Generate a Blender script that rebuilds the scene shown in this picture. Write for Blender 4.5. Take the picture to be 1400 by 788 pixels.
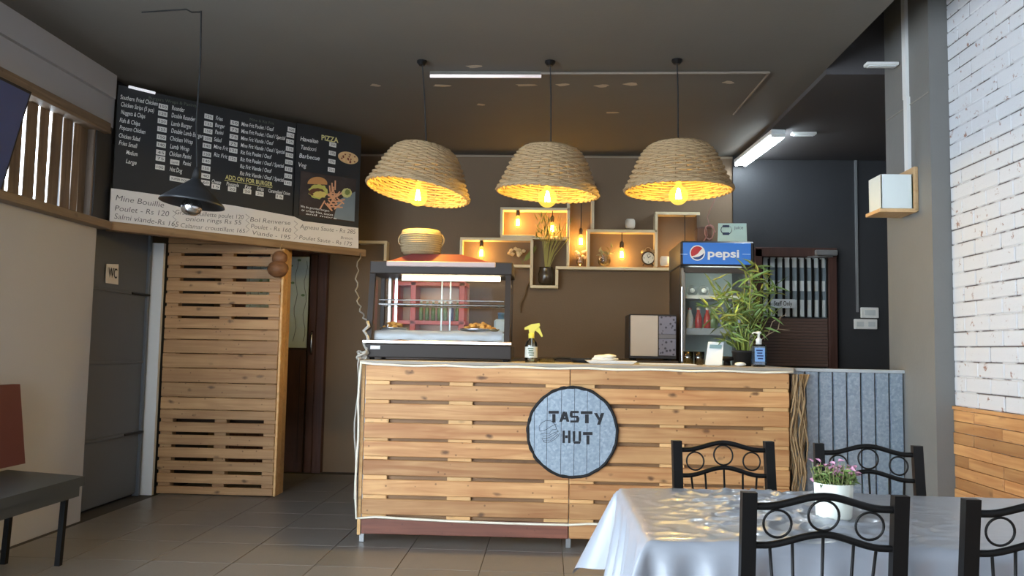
import bpy, bmesh, math, random
from math import sin, cos, pi, radians, sqrt, atan2
from mathutils import Vector, Matrix, noise
random.seed(7)
for o in list(bpy.data.objects): bpy.data.objects.remove(o, do_unlink=True)
SC = bpy.context.scene
COL = SC.collection

# ------------------------------------------------------------------ camera
FPX, HC = 1120.0, 1.2
Yc = Vector((50.0, 85.0, FPX)).normalized()
Zc = Vector((1.0, .018, 0.0)).cross(Yc).normalized()
if Zc.y > 0: Zc = -Zc
Xc = Yc.cross(Zc)
if Xc.x < 0: Xc = -Xc
MW = Matrix((Xc, Yc, Zc))                       # camera (x right, y down, z forward) -> world
cam_d = bpy.data.cameras.new('camera'); cam = bpy.data.objects.new('camera', cam_d); COL.objects.link(cam)
cam_d.sensor_width = 36.0; cam_d.sensor_fit = 'HORIZONTAL'; cam_d.lens = 36.0*FPX/1400.0
cam_d.clip_start = .02
r_, u_, b_ = MW @ Vector((1, 0, 0)), MW @ Vector((0, -1, 0)), MW @ Vector((0, 0, -1))
m4 = Matrix(((r_.x, u_.x, b_.x, 0), (r_.y, u_.y, b_.y, 0), (r_.z, u_.z, b_.z, HC), (0, 0, 0, 1)))
cam.matrix_world = m4
SC.camera = cam

# ------------------------------------------------------------------ world, light, exposure
SC.view_settings.view_transform = 'Standard'
SC.view_settings.look = 'None'
SC.view_settings.gamma = 1.0
SC.view_settings.use_curve_mapping = False
SC.view_settings.exposure = 1.0
wd = bpy.data.worlds.new('sky'); SC.world = wd; wd.use_nodes = True
bg = wd.node_tree.nodes['Background']
bg.inputs[0].default_value = (.76, .88, 1.0, 1); bg.inputs[1].default_value = 6.0

# measuring helpers: a sight line met with a plane of the room
def ray(px, py): return MW @ Vector((px-700.0, py-394.0, FPX))
def onY(px, py, Y): r = ray(px, py); return r*(Y/r.y)+Vector((0, 0, HC))
def onX(px, py, X): r = ray(px, py); return r*(X/r.x)+Vector((0, 0, HC))
def onZ(px, py, Z): r = ray(px, py); return r*((Z-HC)/r.z)+Vector((0, 0, HC))
def onP(px, py, p0, n):
    r = ray(px, py); c = Vector((0, 0, HC)); t = (p0-c).dot(n)/r.dot(n); return c+r*t

# ------------------------------------------------------------------ materials
MATS = {}
def srgb(r, g, b):
    f = lambda c: (c/255/12.92) if c/255 <= .04045 else ((c/255+.055)/1.055)**2.4
    return (f(r), f(g), f(b), 1)
def newmat(name):
    m = bpy.data.materials.new(name); m.use_nodes = True
    nt = m.node_tree; return m, nt, nt.nodes['Principled BSDF']
def N(nt, t, **kw):
    n = nt.nodes.new(t)
    for k, v in kw.items(): setattr(n, k, v)
    return n
def mixcol(nt, fac, a, b, bt='MIX'):
    n = N(nt, 'ShaderNodeMix', data_type='RGBA', blend_type=bt)
    for i, v in ((0, fac), (6, a), (7, b)):
        if hasattr(v, 'links'): nt.links.new(v, n.inputs[i])
        else: n.inputs[i].default_value = v
    return n.outputs[2]
def tint(c, k): return (min(1, c[0]*k), min(1, c[1]*k), min(1, c[2]*k), 1)
def mat(name, col, rough=.6, metal=0, var=.12, scale=8, bump=.0, bscale=60, coat=0, spec=.5, emit=None, es=0, vary=0):
    if name in MATS: return MATS[name]
    m, nt, p = newmat(name)
    tc = N(nt, 'ShaderNodeTexCoord')
    nz = N(nt, 'ShaderNodeTexNoise'); nz.inputs['Scale'].default_value = scale; nz.inputs['Detail'].default_value = 5
    nt.links.new(tc.outputs['Object'], nz.inputs['Vector'])
    out = mixcol(nt, nz.outputs['Fac'], tint(col, 1-var), tint(col, 1+var))
    if vary:
        oi = N(nt, 'ShaderNodeObjectInfo')
        hs = N(nt, 'ShaderNodeHueSaturation'); nt.links.new(out, hs.inputs['Color'])
        mr = N(nt, 'ShaderNodeMapRange'); nt.links.new(oi.outputs['Random'], mr.inputs[0])
        mr.inputs[3].default_value = 1-vary; mr.inputs[4].default_value = 1+vary
        nt.links.new(mr.outputs[0], hs.inputs['Value']); out = hs.outputs[0]
    nt.links.new(out, p.inputs['Base Color'])
    p.inputs['Roughness'].default_value = rough; p.inputs['Metallic'].default_value = metal
    p.inputs['Specular IOR Level'].default_value = spec
    p.inputs['Coat Weight'].default_value = coat
    if bump:
        n2 = N(nt, 'ShaderNodeTexNoise'); n2.inputs['Scale'].default_value = bscale; n2.inputs['Detail'].default_value = 4
        nt.links.new(tc.outputs['Object'], n2.inputs['Vector'])
        bp = N(nt, 'ShaderNodeBump'); bp.inputs['Strength'].default_value = bump; bp.inputs['Distance'].default_value = .02
        nt.links.new(n2.outputs['Fac'], bp.inputs['Height']); nt.links.new(bp.outputs[0], p.inputs['Normal'])
    if emit:
        p.inputs['Emission Color'].default_value = emit; p.inputs['Emission Strength'].default_value = es
    MATS[name] = m; return m
def wood(name, c1, c2, knot=.5, rough=.55, axis=0, vary=.16, grain=1.0, ks=4.5):
    if name in MATS: return MATS[name]
    m, nt, p = newmat(name)
    tc = N(nt, 'ShaderNodeTexCoord'); oi = N(nt, 'ShaderNodeObjectInfo')
    ad = N(nt, 'ShaderNodeVectorMath', operation='ADD'); ml = N(nt, 'ShaderNodeVectorMath', operation='SCALE')
    cx = N(nt, 'ShaderNodeCombineXYZ')
    for i in range(3): nt.links.new(oi.outputs['Random'], cx.inputs[i])
    nt.links.new(cx.outputs[0], ml.inputs[0]); ml.inputs['Scale'].default_value = 37.0
    nt.links.new(tc.outputs['Object'], ad.inputs[0]); nt.links.new(ml.outputs[0], ad.inputs[1])
    mp = N(nt, 'ShaderNodeMapping'); s = [26*grain]*3; s[axis] = 1.6*grain; mp.inputs['Scale'].default_value = s
    nt.links.new(ad.outputs[0], mp.inputs[0])
    nz = N(nt, 'ShaderNodeTexNoise'); nz.inputs['Scale'].default_value = 1.0; nz.inputs['Detail'].default_value = 7; nz.inputs['Distortion'].default_value = .9
    nt.links.new(mp.outputs[0], nz.inputs['Vector'])
    rp = N(nt, 'ShaderNodeValToRGB'); rp.color_ramp.elements[0].position = .3; rp.color_ramp.elements[0].color = c2
    rp.color_ramp.elements[1].position = .62; rp.color_ramp.elements[1].color = c1
    nt.links.new(nz.outputs['Fac'], rp.inputs[0])
    # broad tone patches
    n3 = N(nt, 'ShaderNodeTexNoise'); n3.inputs['Scale'].default_value = 3.2; n3.inputs['Detail'].default_value = 3
    nt.links.new(ad.outputs[0], n3.inputs['Vector'])
    col = mixcol(nt, n3.outputs['Fac'], tint(c2, .95), rp.outputs[0])
    # knots
    mk = N(nt, 'ShaderNodeMapping'); s = [ks*1.9]*3; s[axis] = ks; mk.inputs['Scale'].default_value = s
    nt.links.new(ad.outputs[0], mk.inputs[0])
    vo = N(nt, 'ShaderNodeTexVoronoi'); vo.inputs['Scale'].default_value = 1.0
    dn = N(nt, 'ShaderNodeTexNoise'); dn.inputs['Scale'].default_value = 14.0; nt.links.new(ad.outputs[0], dn.inputs['Vector'])
    dv = N(nt, 'ShaderNodeVectorMath', operation='SCALE'); dv.inputs['Scale'].default_value = .25; nt.links.new(dn.outputs['Color'], dv.inputs[0])
    da = N(nt, 'ShaderNodeVectorMath', operation='ADD'); nt.links.new(mk.outputs[0], da.inputs[0]); nt.links.new(dv.outputs[0], da.inputs[1])
    nt.links.new(da.outputs[0], vo.inputs['Vector'])
    kr = N(nt, 'ShaderNodeValToRGB'); kr.color_ramp.elements[0].position = .05; kr.color_ramp.elements[0].color = (knot, knot, knot, 1)
    kr.color_ramp.elements[1].position = .15; kr.color_ramp.elements[1].color = (0, 0, 0, 1)
    nt.links.new(vo.outputs['Distance'], kr.inputs[0])
    # fine dark flecks
    vf = N(nt, 'ShaderNodeTexVoronoi'); vf.inputs['Scale'].default_value = 16.0; nt.links.new(ad.outputs[0], vf.inputs['Vector'])
    kf = N(nt, 'ShaderNodeValToRGB'); kf.color_ramp.elements[0].position = .07; kf.color_ramp.elements[0].color = (knot*.8, knot*.8, knot*.8, 1); kf.color_ramp.elements[1].position = .12; kf.color_ramp.elements[1].color = (0, 0, 0, 1)
    nt.links.new(vf.outputs['Distance'], kf.inputs[0])
    col = mixcol(nt, kf.outputs[0], col, tint(c2, .35))
    col = mixcol(nt, kr.outputs[0], col, tint(c2, .25))
    hs = N(nt, 'ShaderNodeHueSaturation'); nt.links.new(col, hs.inputs['Color'])
    mr = N(nt, 'ShaderNodeMapRange'); nt.links.new(oi.outputs['Random'], mr.inputs[0]); mr.inputs[3].default_value = 1-vary; mr.inputs[4].default_value = 1+vary
    nt.links.new(mr.outputs[0], hs.inputs['Value'])
    nt.links.new(hs.outputs[0], p.inputs['Base Color'])
    p.inputs['Roughness'].default_value = rough
    bp = N(nt, 'ShaderNodeBump'); bp.inputs['Strength'].default_value = .25; bp.inputs['Distance'].default_value = .004
    nt.links.new(nz.outputs['Fac'], bp.inputs['Height']); nt.links.new(bp.outputs[0], p.inputs['Normal'])
    MATS[name] = m; return m
def emis(name, col, s):
    if name in MATS: return MATS[name]
    m, nt, p = newmat(name); p.inputs['Base Color'].default_value = col
    p.inputs['Emission Color'].default_value = col; p.inputs['Emission Strength'].default_value = s
    MATS[name] = m; return m
def glass(name, col=(1, 1, 1, 1), refl=.09, rough=.02):
    """thin clear sheet: mostly see-through, a little mirror at any angle"""
    if name in MATS: return MATS[name]
    m = bpy.data.materials.new(name); m.use_nodes = True; nt = m.node_tree; nt.nodes.clear()
    o = N(nt, 'ShaderNodeOutputMaterial'); mx = N(nt, 'ShaderNodeMixShader'); t = N(nt, 'ShaderNodeBsdfTransparent'); g = N(nt, 'ShaderNodeBsdfGlossy')
    t.inputs[0].default_value = col; g.inputs['Roughness'].default_value = rough
    fr = N(nt, 'ShaderNodeFresnel'); fr.inputs[0].default_value = 1.45
    ad = N(nt, 'ShaderNodeMath', operation='ADD'); ad.inputs[1].default_value = refl-.035
    nt.links.new(fr.outputs[0], ad.inputs[0]); nt.links.new(ad.outputs[0], mx.inputs[0])
    nt.links.new(t.outputs[0], mx.inputs[1]); nt.links.new(g.outputs[0], mx.inputs[2]); nt.links.new(mx.outputs[0], o.inputs[0])
    MATS[name] = m; return m

# ------------------------------------------------------------------ mesh building
class B:
    def __init__(s): s.bm = bmesh.new()
    def box(s, c, d, rot=None, bev=0):
        t = bmesh.new(); bmesh.ops.create_cube(t, size=1)
        for v in t.verts: v.co = Vector((v.co.x*d[0], v.co.y*d[1], v.co.z*d[2]))
        if bev: bmesh.ops.bevel(t, geom=t.edges[:], offset=bev, segments=1, affect='EDGES')
        M = Matrix.Translation(Vector(c)) @ (rot.to_4x4() if rot is not None else Matrix())
        return s._merge(t, M)
    def _merge(s, t, M=None):
        if M is not None: bmesh.ops.transform(t, matrix=M, verts=t.verts)
        me = bpy.data.meshes.new('t'); t.to_mesh(me); t.free(); s.bm.from_mesh(me); bpy.data.meshes.remove(me); return s
    def tube(s, pts, r, n=8, closed=False, sq=1.0):
        pts = [Vector(p) for p in pts]; k = len(pts); rs = r if isinstance(r, (list, tuple)) else [r]*k
        T = []
        for i in range(k):
            a = pts[(i-1) % k] if (closed or i > 0) else pts[i]; b = pts[(i+1) % k] if (closed or i < k-1) else pts[i]
            d = b-a; T.append(d.normalized() if d.length > 1e-9 else Vector((0, 0, 1)))
        u = T[0].orthogonal().normalized(); rings = []
        for i in range(k):
            u = (u-T[i]*u.dot(T[i]));  u = u.normalized() if u.length > 1e-6 else T[i].orthogonal().normalized()
            w = T[i].cross(u)
            rings.append([s.bm.verts.new(pts[i]+(u*cos(2*pi*j/n)+w*sin(2*pi*j/n)*sq)*rs[i]) for j in range(n)])
        for i in range(k if closed else k-1):
            a, b = rings[i], rings[(i+1) % k]
            for j in range(n): s.bm.faces.new((a[j], a[(j+1) % n], b[(j+1) % n], b[j]))
        if not closed:
            s.bm.faces.new(rings[0][::-1]); s.bm.faces.new(rings[-1])
        return s
    def lathe(s, prof, n=24, c=(0, 0, 0), rot=None):
        c = Vector(c); R = rot if rot is not None else Matrix.Identity(3); rings = []
        for r, z in prof:
            if r < 1e-6: rings.append([s.bm.verts.new(c+R @ Vector((0, 0, z)))])
            else: rings.append([s.bm.verts.new(c+R @ Vector((r*cos(2*pi*j/n), r*sin(2*pi*j/n), z))) for j in range(n)])
        for a, b in zip(rings, rings[1:]):
            for j in range(n):
                f = [a[j % len(a)], a[(j+1) % len(a)], b[(j+1) % len(b)], b[j % len(b)]]
                f2 = []
                for v in f:
                    if v not in f2: f2.append(v)
                if len(f2) > 2: s.bm.faces.new(f2)
        return s
    def ball(s, c, r, sc=(1, 1, 1), sub=2, jit=0, rot=None):
        t = bmesh.new(); bmesh.ops.create_icosphere(t, subdivisions=sub, radius=1)
        for v in t.verts:
            k = r*(1+jit*noise.noise(v.co*2.3+Vector(c)*9)); v.co = Vector((v.co.x*k*sc[0], v.co.y*k*sc[1], v.co.z*k*sc[2]))
        M = Matrix.Translation(Vector(c)) @ (rot.to_4x4() if rot is not None else Matrix())
        return s._merge(t, M)
    def prism(s, poly, thick):
        """closed polygon (list of points) pushed along the vector thick"""
        th = Vector(thick); a = [s.bm.verts.new(Vector(p)) for p in poly]; b = [s.bm.verts.new(Vector(p)+th) for p in poly]
        n = len(a); s.bm.faces.new(a[::-1]); s.bm.faces.new(b)
        for i in range(n): s.bm.faces.new((a[i], a[(i+1) % n], b[(i+1) % n], b[i]))
        return s
    def face(s, pts): s.bm.faces.new([s.bm.verts.new(Vector(p)) for p in pts]); return s
    def mesh(s, name, smooth=False, recalc=True):
        if recalc: bmesh.ops.recalc_face_normals(s.bm, faces=s.bm.faces)
        me = bpy.data.meshes.new(name); s.bm.to_mesh(me); s.bm.free()
        if smooth: me.polygons.foreach_set('use_smooth', [True]*len(me.polygons))
        return me
    def build(s, name, m, parent=None, smooth=False, local=False):
        return link(name, s.mesh(name, smooth), m, parent, local)
PMAT = {}
def link(name, me, m, parent=None, local=False, loc=None, rot=None):
    """coordinates are world ones unless local; a part keeps its place under its thing"""
    o = bpy.data.objects.new(name, me); COL.objects.link(o)
    if m is not None and not me.materials: me.materials.append(m)
    if loc is not None: o.location = loc
    if rot is not None: o.rotation_euler = rot
    PMAT[o] = o.matrix_basis.copy()
    if parent is not None:
        o.parent = parent
        if not local: o.matrix_parent_inverse = PMAT[parent].inverted(); 
        else: PMAT[o] = PMAT[parent] @ o.matrix_basis
    return o
def tag(o, label, cat, group=None, kind=None):
    if label: o['label'] = label
    if cat: o['category'] = cat
    if group: o['group'] = group
    if kind: o['kind'] = kind
    return o
def thing(name, label, cat, loc=(0, 0, 0), rz=0, group=None):
    o = bpy.data.objects.new(name, None); COL.objects.link(o); o.empty_display_size = .05
    o.location = loc; o.rotation_euler = (0, 0, rz); PMAT[o] = Matrix.Translation(Vector(loc)) @ Matrix.Rotation(rz, 4, 'Z')
    return tag(o, label, cat, group)
def struct(o, label, cat='structure'):
    o['kind'] = 'structure'; o['label'] = label; o['category'] = cat; return o
BM = {}
def board(name, size, loc, m, parent, rot=None, bev=.004):
    """a plank: shared bevelled mesh for alike sizes"""
    key = (tuple(round(x, 3) for x in size), bev, m.name)
    if key not in BM:
        b = B().box((0, 0, 0), size, bev=min(bev, min(size)*.3)); BM[key] = b.mesh(name)
    return link(name, BM[key], m, parent, loc=loc, rot=rot)
def copy_tree(o, parent=None):
    c = o.copy(); COL.objects.link(c)
    c.parent = parent
    for ch in list(o.children): copy_tree(ch, c)
    return c
def arc(c, r, a0, a1, n, u=Vector((1, 0, 0)), v=Vector((0, 0, 1))):
    return [Vector(c)+u*(r*cos(a0+(a1-a0)*i/(n-1)))+v*(r*sin(a0+(a1-a0)*i/(n-1))) for i in range(n)]
def text_mesh(s, shear=0.0, offset=0.0, res=3):
    cu = bpy.data.curves.new('txt', 'FONT'); cu.body = s; cu.size = 1; cu.resolution_u = res; cu.shear = shear; cu.offset = offset
    o = bpy.data.objects.new('txt', cu); COL.objects.link(o)
    me = bpy.data.meshes.new_from_object(o); bpy.data.objects.remove(o, do_unlink=True); bpy.data.curves.remove(cu)
    return me
def lettering(name, items, m, parent, **kw):
    for it in items: o = lettering1(name, [it], m, parent, **kw)
    return o
def lettering1(name, items, m, parent, p0=None, n=None, shear=0, offset=0, world=None, lift=.002):
    """items: (string, left end of baseline, right end, cap height in metres or None). Points are world points on the sheet"""
    bm = bmesh.new()
    for s, a, b, h in items:
        me = text_mesh(s, shear, offset)
        xs = [v.co.x for v in me.vertices]
        if not xs: continue
        x0, x1 = min(xs), max(xs); a, b = Vector(a), Vector(b)
        X = (b-a)/(x1-x0); Z = n.cross(X).normalized()
        if Z.z < 0: Z = -Z
        if abs(Z.z) < .05: Z = Vector((0, 0, 1))
        Z = Z*(h/.72)
        tb = bmesh.new(); tb.from_mesh(me); bpy.data.meshes.remove(me)
        for v in tb.verts: v.co = a+X*(v.co.x-x0)+Z*v.co.y+n*lift
        t2 = bpy.data.meshes.new('t'); tb.to_mesh(t2); tb.free(); bm.from_mesh(t2); bpy.data.meshes.remove(t2)
    me = bpy.data.meshes.new(name); bm.to_mesh(me); bm.free()
    return link(name, me, m, parent)

# palette
M_ceil = mat('ceiling_paint', srgb(98, 94, 87), .75, var=.06, scale=3, bump=.05)
M_ceil2 = mat('dark_ceiling_paint', srgb(74, 71, 72), .75, var=.06, scale=3, bump=.05)
M_back = mat('brown_wall_paint', srgb(116, 95, 72), .7, var=.07, scale=3, bump=.08)
M_navy = mat('dark_wall_paint', srgb(46, 47, 50), .6, var=.06, bump=.05)
M_white = mat('white_wall_paint', srgb(166, 165, 166), .8, var=.04, scale=2, bump=.05)
M_grey = mat('grey_pillar_paint', srgb(116, 115, 112), .65, var=.05, bump=.06)
M_tile = mat('floor_tile_glaze', srgb(122, 118, 113), .38, var=.1, scale=5, vary=.07, bump=.03)
M_grout = mat('floor_grout', srgb(70, 66, 62), .9)
M_pine = wood('pallet_pine', srgb(226, 180, 122), srgb(170, 112, 64), .9, vary=.2)
M_pine2 = wood('pale_batten_pine', srgb(236, 198, 140), srgb(206, 156, 98), .4)
M_redw = wood('reddish_board', srgb(150, 92, 70), srgb(104, 60, 46), .5)
M_screen = wood('screen_pine', srgb(200, 160, 112), srgb(156, 114, 74), .85)
M_panel = wood('wall_panel_wood', srgb(222, 176, 118), srgb(170, 116, 68), .45, vary=.26, axis=1)
M_old = wood('weathered_board', srgb(140, 122, 106), srgb(92, 78, 66), .4, axis=2)
M_oldh = wood('weathered_ledge', srgb(150, 130, 110), srgb(104, 88, 72), .4, axis=1)
M_black = mat('black_paint_metal', srgb(15, 14, 14), .45, var=.1, spec=.22)
M_blackm = mat('black_matt', srgb(22, 22, 24), .75)
M_chalk = mat('menu_black', srgb(34, 36, 39), .6, var=.12, scale=4)
M_wht = mat('white_plastic', srgb(225, 225, 222), .45, var=.03)
M_ink = mat('dark_ink', srgb(30, 30, 34), .7)
M_chalkw = mat('white_chalk_ink', srgb(235, 235, 232), .7)
M_chalky = mat('yellow_ink', srgb(214, 206, 140), .7)
M_chrome = mat('brushed_chrome', srgb(205, 205, 205), .22, metal=1, var=.05)
M_glass = glass('clear_glass', (1, 1, 1, 1), .008)
M_brown = wood('brown_door_wood', srgb(96, 62, 52), srgb(66, 42, 36), .15, axis=2)
M_cream = mat('cream_shelf_paint', srgb(226, 208, 172), .6, var=.05)
M_leaf = mat('bamboo_leaf', srgb(112, 140, 78), .45, vary=.4, var=.2)
M_galv = None
def galv():
    m, nt, p = newmat('galvanised_sheet'); tc = N(nt, 'ShaderNodeTexCoord')
    vo = N(nt, 'ShaderNodeTexVoronoi'); vo.inputs['Scale'].default_value = 70; nt.links.new(tc.outputs['Object'], vo.inputs['Vector'])
    nz = N(nt, 'ShaderNodeTexNoise'); nz.inputs['Scale'].default_value = 45; nz.inputs['Detail'].default_value = 6; nt.links.new(tc.outputs['Object'], nz.inputs['Vector'])
    a = mixcol(nt, vo.outputs['Color'], srgb(150, 164, 176), srgb(196, 206, 214)); a2 = mixcol(nt, nz.outputs['Fac'], a, srgb(120, 136, 150))
    nt.links.new(a2, p.inputs['Base Color']); p.inputs['Metallic'].default_value = .35; p.inputs['Roughness'].default_value = .45
    MATS['galv'] = m; return m
M_galv = galv()
def brickmat():
    m, nt, p = newmat('whitewashed_brick'); tc = N(nt, 'ShaderNodeTexCoord'); oi = N(nt, 'ShaderNodeObjectInfo')
    cx = N(nt, 'ShaderNodeCombineXYZ')
    for i in range(3): nt.links.new(oi.outputs['Random'], cx.inputs[i])
    ml = N(nt, 'ShaderNodeVectorMath', operation='SCALE'); nt.links.new(cx.outputs[0], ml.inputs[0]); ml.inputs['Scale'].default_value = 51
    ad = N(nt, 'ShaderNodeVectorMath', operation='ADD'); nt.links.new(tc.outputs['Object'], ad.inputs[0]); nt.links.new(ml.outputs[0], ad.inputs[1])
    n1 = N(nt, 'ShaderNodeTexNoise'); n1.inputs['Scale'].default_value = 17; n1.inputs['Detail'].default_value = 6; n1.inputs['Roughness'].default_value = .7; nt.links.new(ad.outputs[0], n1.inputs['Vector'])
    r1 = N(nt, 'ShaderNodeValToRGB'); r1.color_ramp.elements[0].position = .615; r1.color_ramp.elements[0].color = (0, 0, 0, 1); r1.color_ramp.elements[1].position = .66; r1.color_ramp.elements[1].color = (1, 1, 1, 1)
    nt.links.new(n1.outputs['Fac'], r1.inputs[0])
    n2 = N(nt, 'ShaderNodeTexNoise'); n2.inputs['Scale'].default_value = 9; nt.links.new(ad.outputs[0], n2.inputs['Vector'])
    flake = mixcol(nt, n2.outputs['Fac'], srgb(120, 112, 112), srgb(170, 120, 96))
    c = mixcol(nt, r1.outputs[0], srgb(204, 205, 208), flake)
    nt.links.new(c, p.inputs['Base Color']); p.inputs['Roughness'].default_value = .7
    bp = N(nt, 'ShaderNodeBump'); bp.inputs['Strength'].default_value = .35; bp.inputs['Distance'].default_value = .01
    nt.links.new(n1.outputs['Fac'], bp.inputs['Height']); nt.links.new(bp.outputs[0], p.inputs['Normal'])
    MATS['brick'] = m; return m
M_brick = brickmat()
def mortarmat():
    m, nt, p = newmat('brick_joint'); tc = N(nt, 'ShaderNodeTexCoord')
    nz = N(nt, 'ShaderNodeTexNoise'); nz.inputs['Scale'].default_value = 6; nz.inputs['Detail'].default_value = 5; nt.links.new(tc.outputs['Object'], nz.inputs['Vector'])
    r = N(nt, 'ShaderNodeValToRGB'); r.color_ramp.elements[0].position = .44; r.color_ramp.elements[0].color = srgb(196, 196, 198); r.color_ramp.elements[1].position = .52; r.color_ramp.elements[1].color = srgb(92, 86, 86)
    nt.links.new(nz.outputs['Fac'], r.inputs[0]); nt.links.new(r.outputs[0], p.inputs['Base Color']); p.inputs['Roughness'].default_value = .9
    return m
M_mortar = mortarmat()

# ================================================================== THE SETTING
RZ = 3.6; CZ = 3.09          # ceiling height
YB = 7.85          # back wall
XL, XR = -3.12, 2.30
YF = -1.6          # open front behind the camera
def slab(name, x0, x1, y0, y1, z0, z1, m, label, cat='wall', parent=None):
    o = B().box(((x0+x1)/2, (y0+y1)/2, (z0+z1)/2), (x1-x0, y1-y0, z1-z0)).build(name, m, parent)
    if parent is None: struct(o, label, cat)
    return o
floor = slab('floor', -3.6, 4.1, -7, 8.0, -.12, -.004, M_grout, 'dark grey tiled floor with fine joints', 'floor')
TS = .455
tile_me = B().box((0, 0, 0), (TS-.004, TS-.004, .012), bev=.0015).mesh('floor_tile')
for i in range(-8, 6):
    for j in range(2, 18):
        x = .10+TS*(i+.5); y = TS*(j+.5)-.02
        if x-TS/2 < -3.33 or x+TS/2 > 2.7 or y > 7.75: continue
        link('floor_tile', tile_me, M_tile, floor, loc=(x, y, -.006))
ceiling = slab('ceiling', -3.6, 1.81, YF, 8.0, CZ, RZ+.1, M_ceil, 'flat dark brown painted ceiling', 'ceiling')
slab('ceiling_kitchen', 1.81, 4.1, 5.39, 8.0, CZ, RZ+.1, M_ceil2, 'dark ceiling of the room behind the pillar', 'ceiling')
slab('ceiling_raised', 1.81, 2.6, YF, 5.39, RZ, RZ+.1, M_ceil2, 'raised dark ceiling strip beside the brick wall', 'ceiling')
trim1 = slab('trim_1', 1.81, 4.1, 5.39, YB-.02, CZ-.035, CZ, M_ceil2, 'slightly lower dark strip of ceiling beside the pillar', 'ceiling')
# back wall, two colours of paint meeting at a corner line behind the cooler
slab('wall_back', -3.6, 1.74, YB, YB+.15, 0, CZ, M_back, 'dark brown painted wall behind the counter')
slab('wall_back_dark', 1.74, 4.1, YB-.02, YB+.15, 0, CZ, M_navy, 'near black painted wall with the kitchen door')
slab('trim_2', -1.95, 1.74, YB-.012, YB, CZ-.022, CZ-.008, mat('pale_bead', srgb(150, 135, 115), .6), 'thin pale line where brown wall meets ceiling', 'trim')
# left wall: white part with openings, then the recess with the toilet door
WZ0, WZ1 = 2.035, 2.655
wl = slab('wall_left', XL-.15, XL, 2.95, 5.46, 0, 1.985, M_white, 'white painted wall below the slatted window')
slab('wall_left_upper', XL-.15, XL, 2.95, 5.60, 2.72, CZ, M_white, 'white painted wall above the slatted window')
slab('wall_left_end', XL-.15, XL, 5.40, 5.60, 2.0, 2.72, M_navy, 'dark end of the left wall by the menu board')
slab('wall_left_near', XL-.15, XL, YF, -1.4, 0, CZ, M_white, 'white wall by the open front')
slab('wall_left_low', XL-.15, XL, -1.4, 2.95, 0, .12, M_white, 'low white wall under the large side opening')
slab('wall_left_head', XL-.15, XL, -1.4, 2.95, 3.0, CZ, M_white, 'white wall above the large side opening')
slab('trim_3', XL, XL+.03, 2.95, 5.56, 2.92, CZ, M_white, 'plain white cornice band along the left wall', 'trim')
slab('wall_left_recess', -3.45, -3.27, 5.46, YB, 0, CZ, M_navy, 'dark wall around the toilet door')
slab('wall_left_above_door', -3.27, XL-.02, 5.60, 6.5, 2.72, CZ, M_navy, 'dark wall above the toilet door')
slab('wall_front_added', -.9, 2.5, YF-.15, YF, 0, RZ, M_white, 'plain front wall added behind the camera to cut daylight')  # unseen wall, added to cut the daylight from straight behind the camera
# right wall: bricks above, planks below
wr = slab('wall_right', XR, XR+.2, YF, 4.765, 0, RZ, M_mortar, 'whitewashed brick wall above wood planks')
DADO = .915
BH, BL, J = .083, .255, .007
bks = {}
def brick(y0, y1, z):
    L = round(y1-y0-J, 3)
    if L < .03: return
    if L not in bks:
        bks[L] = [B().box((0, 0, 0), (.018, L, BH-J), bev=.004).mesh('brick') for k in range(1)]
    link('brick', bks[L][0], M_brick, wr, loc=(XR+.003+random.uniform(-.0015, .0015), (y0+y1)/2, z+BH/2))
z = DADO+.012; row = 0
while z+BH < RZ+.02:
    y = 4.765
    first = True
    while y > 2.78:
        L = BL if not (first and row % 2) else BL*.5
        brick(y-L, y, z); y -= L; first = False
    z += BH; row += 1
B().box((XR-.001, .58, (DADO+RZ)/2), (.012, 4.3, RZ-DADO)).build('brick_band', M_brick, wr)['kind'] = 'stuff'
slab('trim_4', XR-.022, XR, YF, 4.765, DADO-.006, DADO+.012, M_panel, 'thin wooden capping strip between bricks and planks', 'trim')
PH = .0622
for r in range(14):
    zc = DADO-.008-PH*(r+.5); y = 4.765
    random.seed(100+r)
    first = True
    while y > 2.2:
        L = random.choice((.25, .34, .42, .5, .62)) if not first else random.choice((.16, .22, .3, .4, .5))
        first = False
        board('plank', (.016, L-.003, PH-.003), (XR-.006-random.choice((0, .002, .005)), y-L/2, zc), M_panel, wr, bev=.002)
        y -= L
B().box((XR-.004, .5, DADO/2), (.012, 3.4, DADO-.03)).build('plank_band', M_panel, wr)['kind'] = 'stuff'
# grey pilaster
pil = slab('wall_pillar', 2.19, 2.55, 4.765, 5.39, 0, RZ, M_grey, 'grey painted pillar between brick wall and counter room', 'pillar')
slab('wall_right_kitchen', 2.5, 4.1, 5.2, 5.39, 0, CZ, M_navy, 'dark wall behind the pillar')
slab('wall_right_far', 3.95, 4.1, 5.39, YB, 0, CZ, M_navy, 'dark far right wall of the counter room')
random.seed(11)

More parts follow.
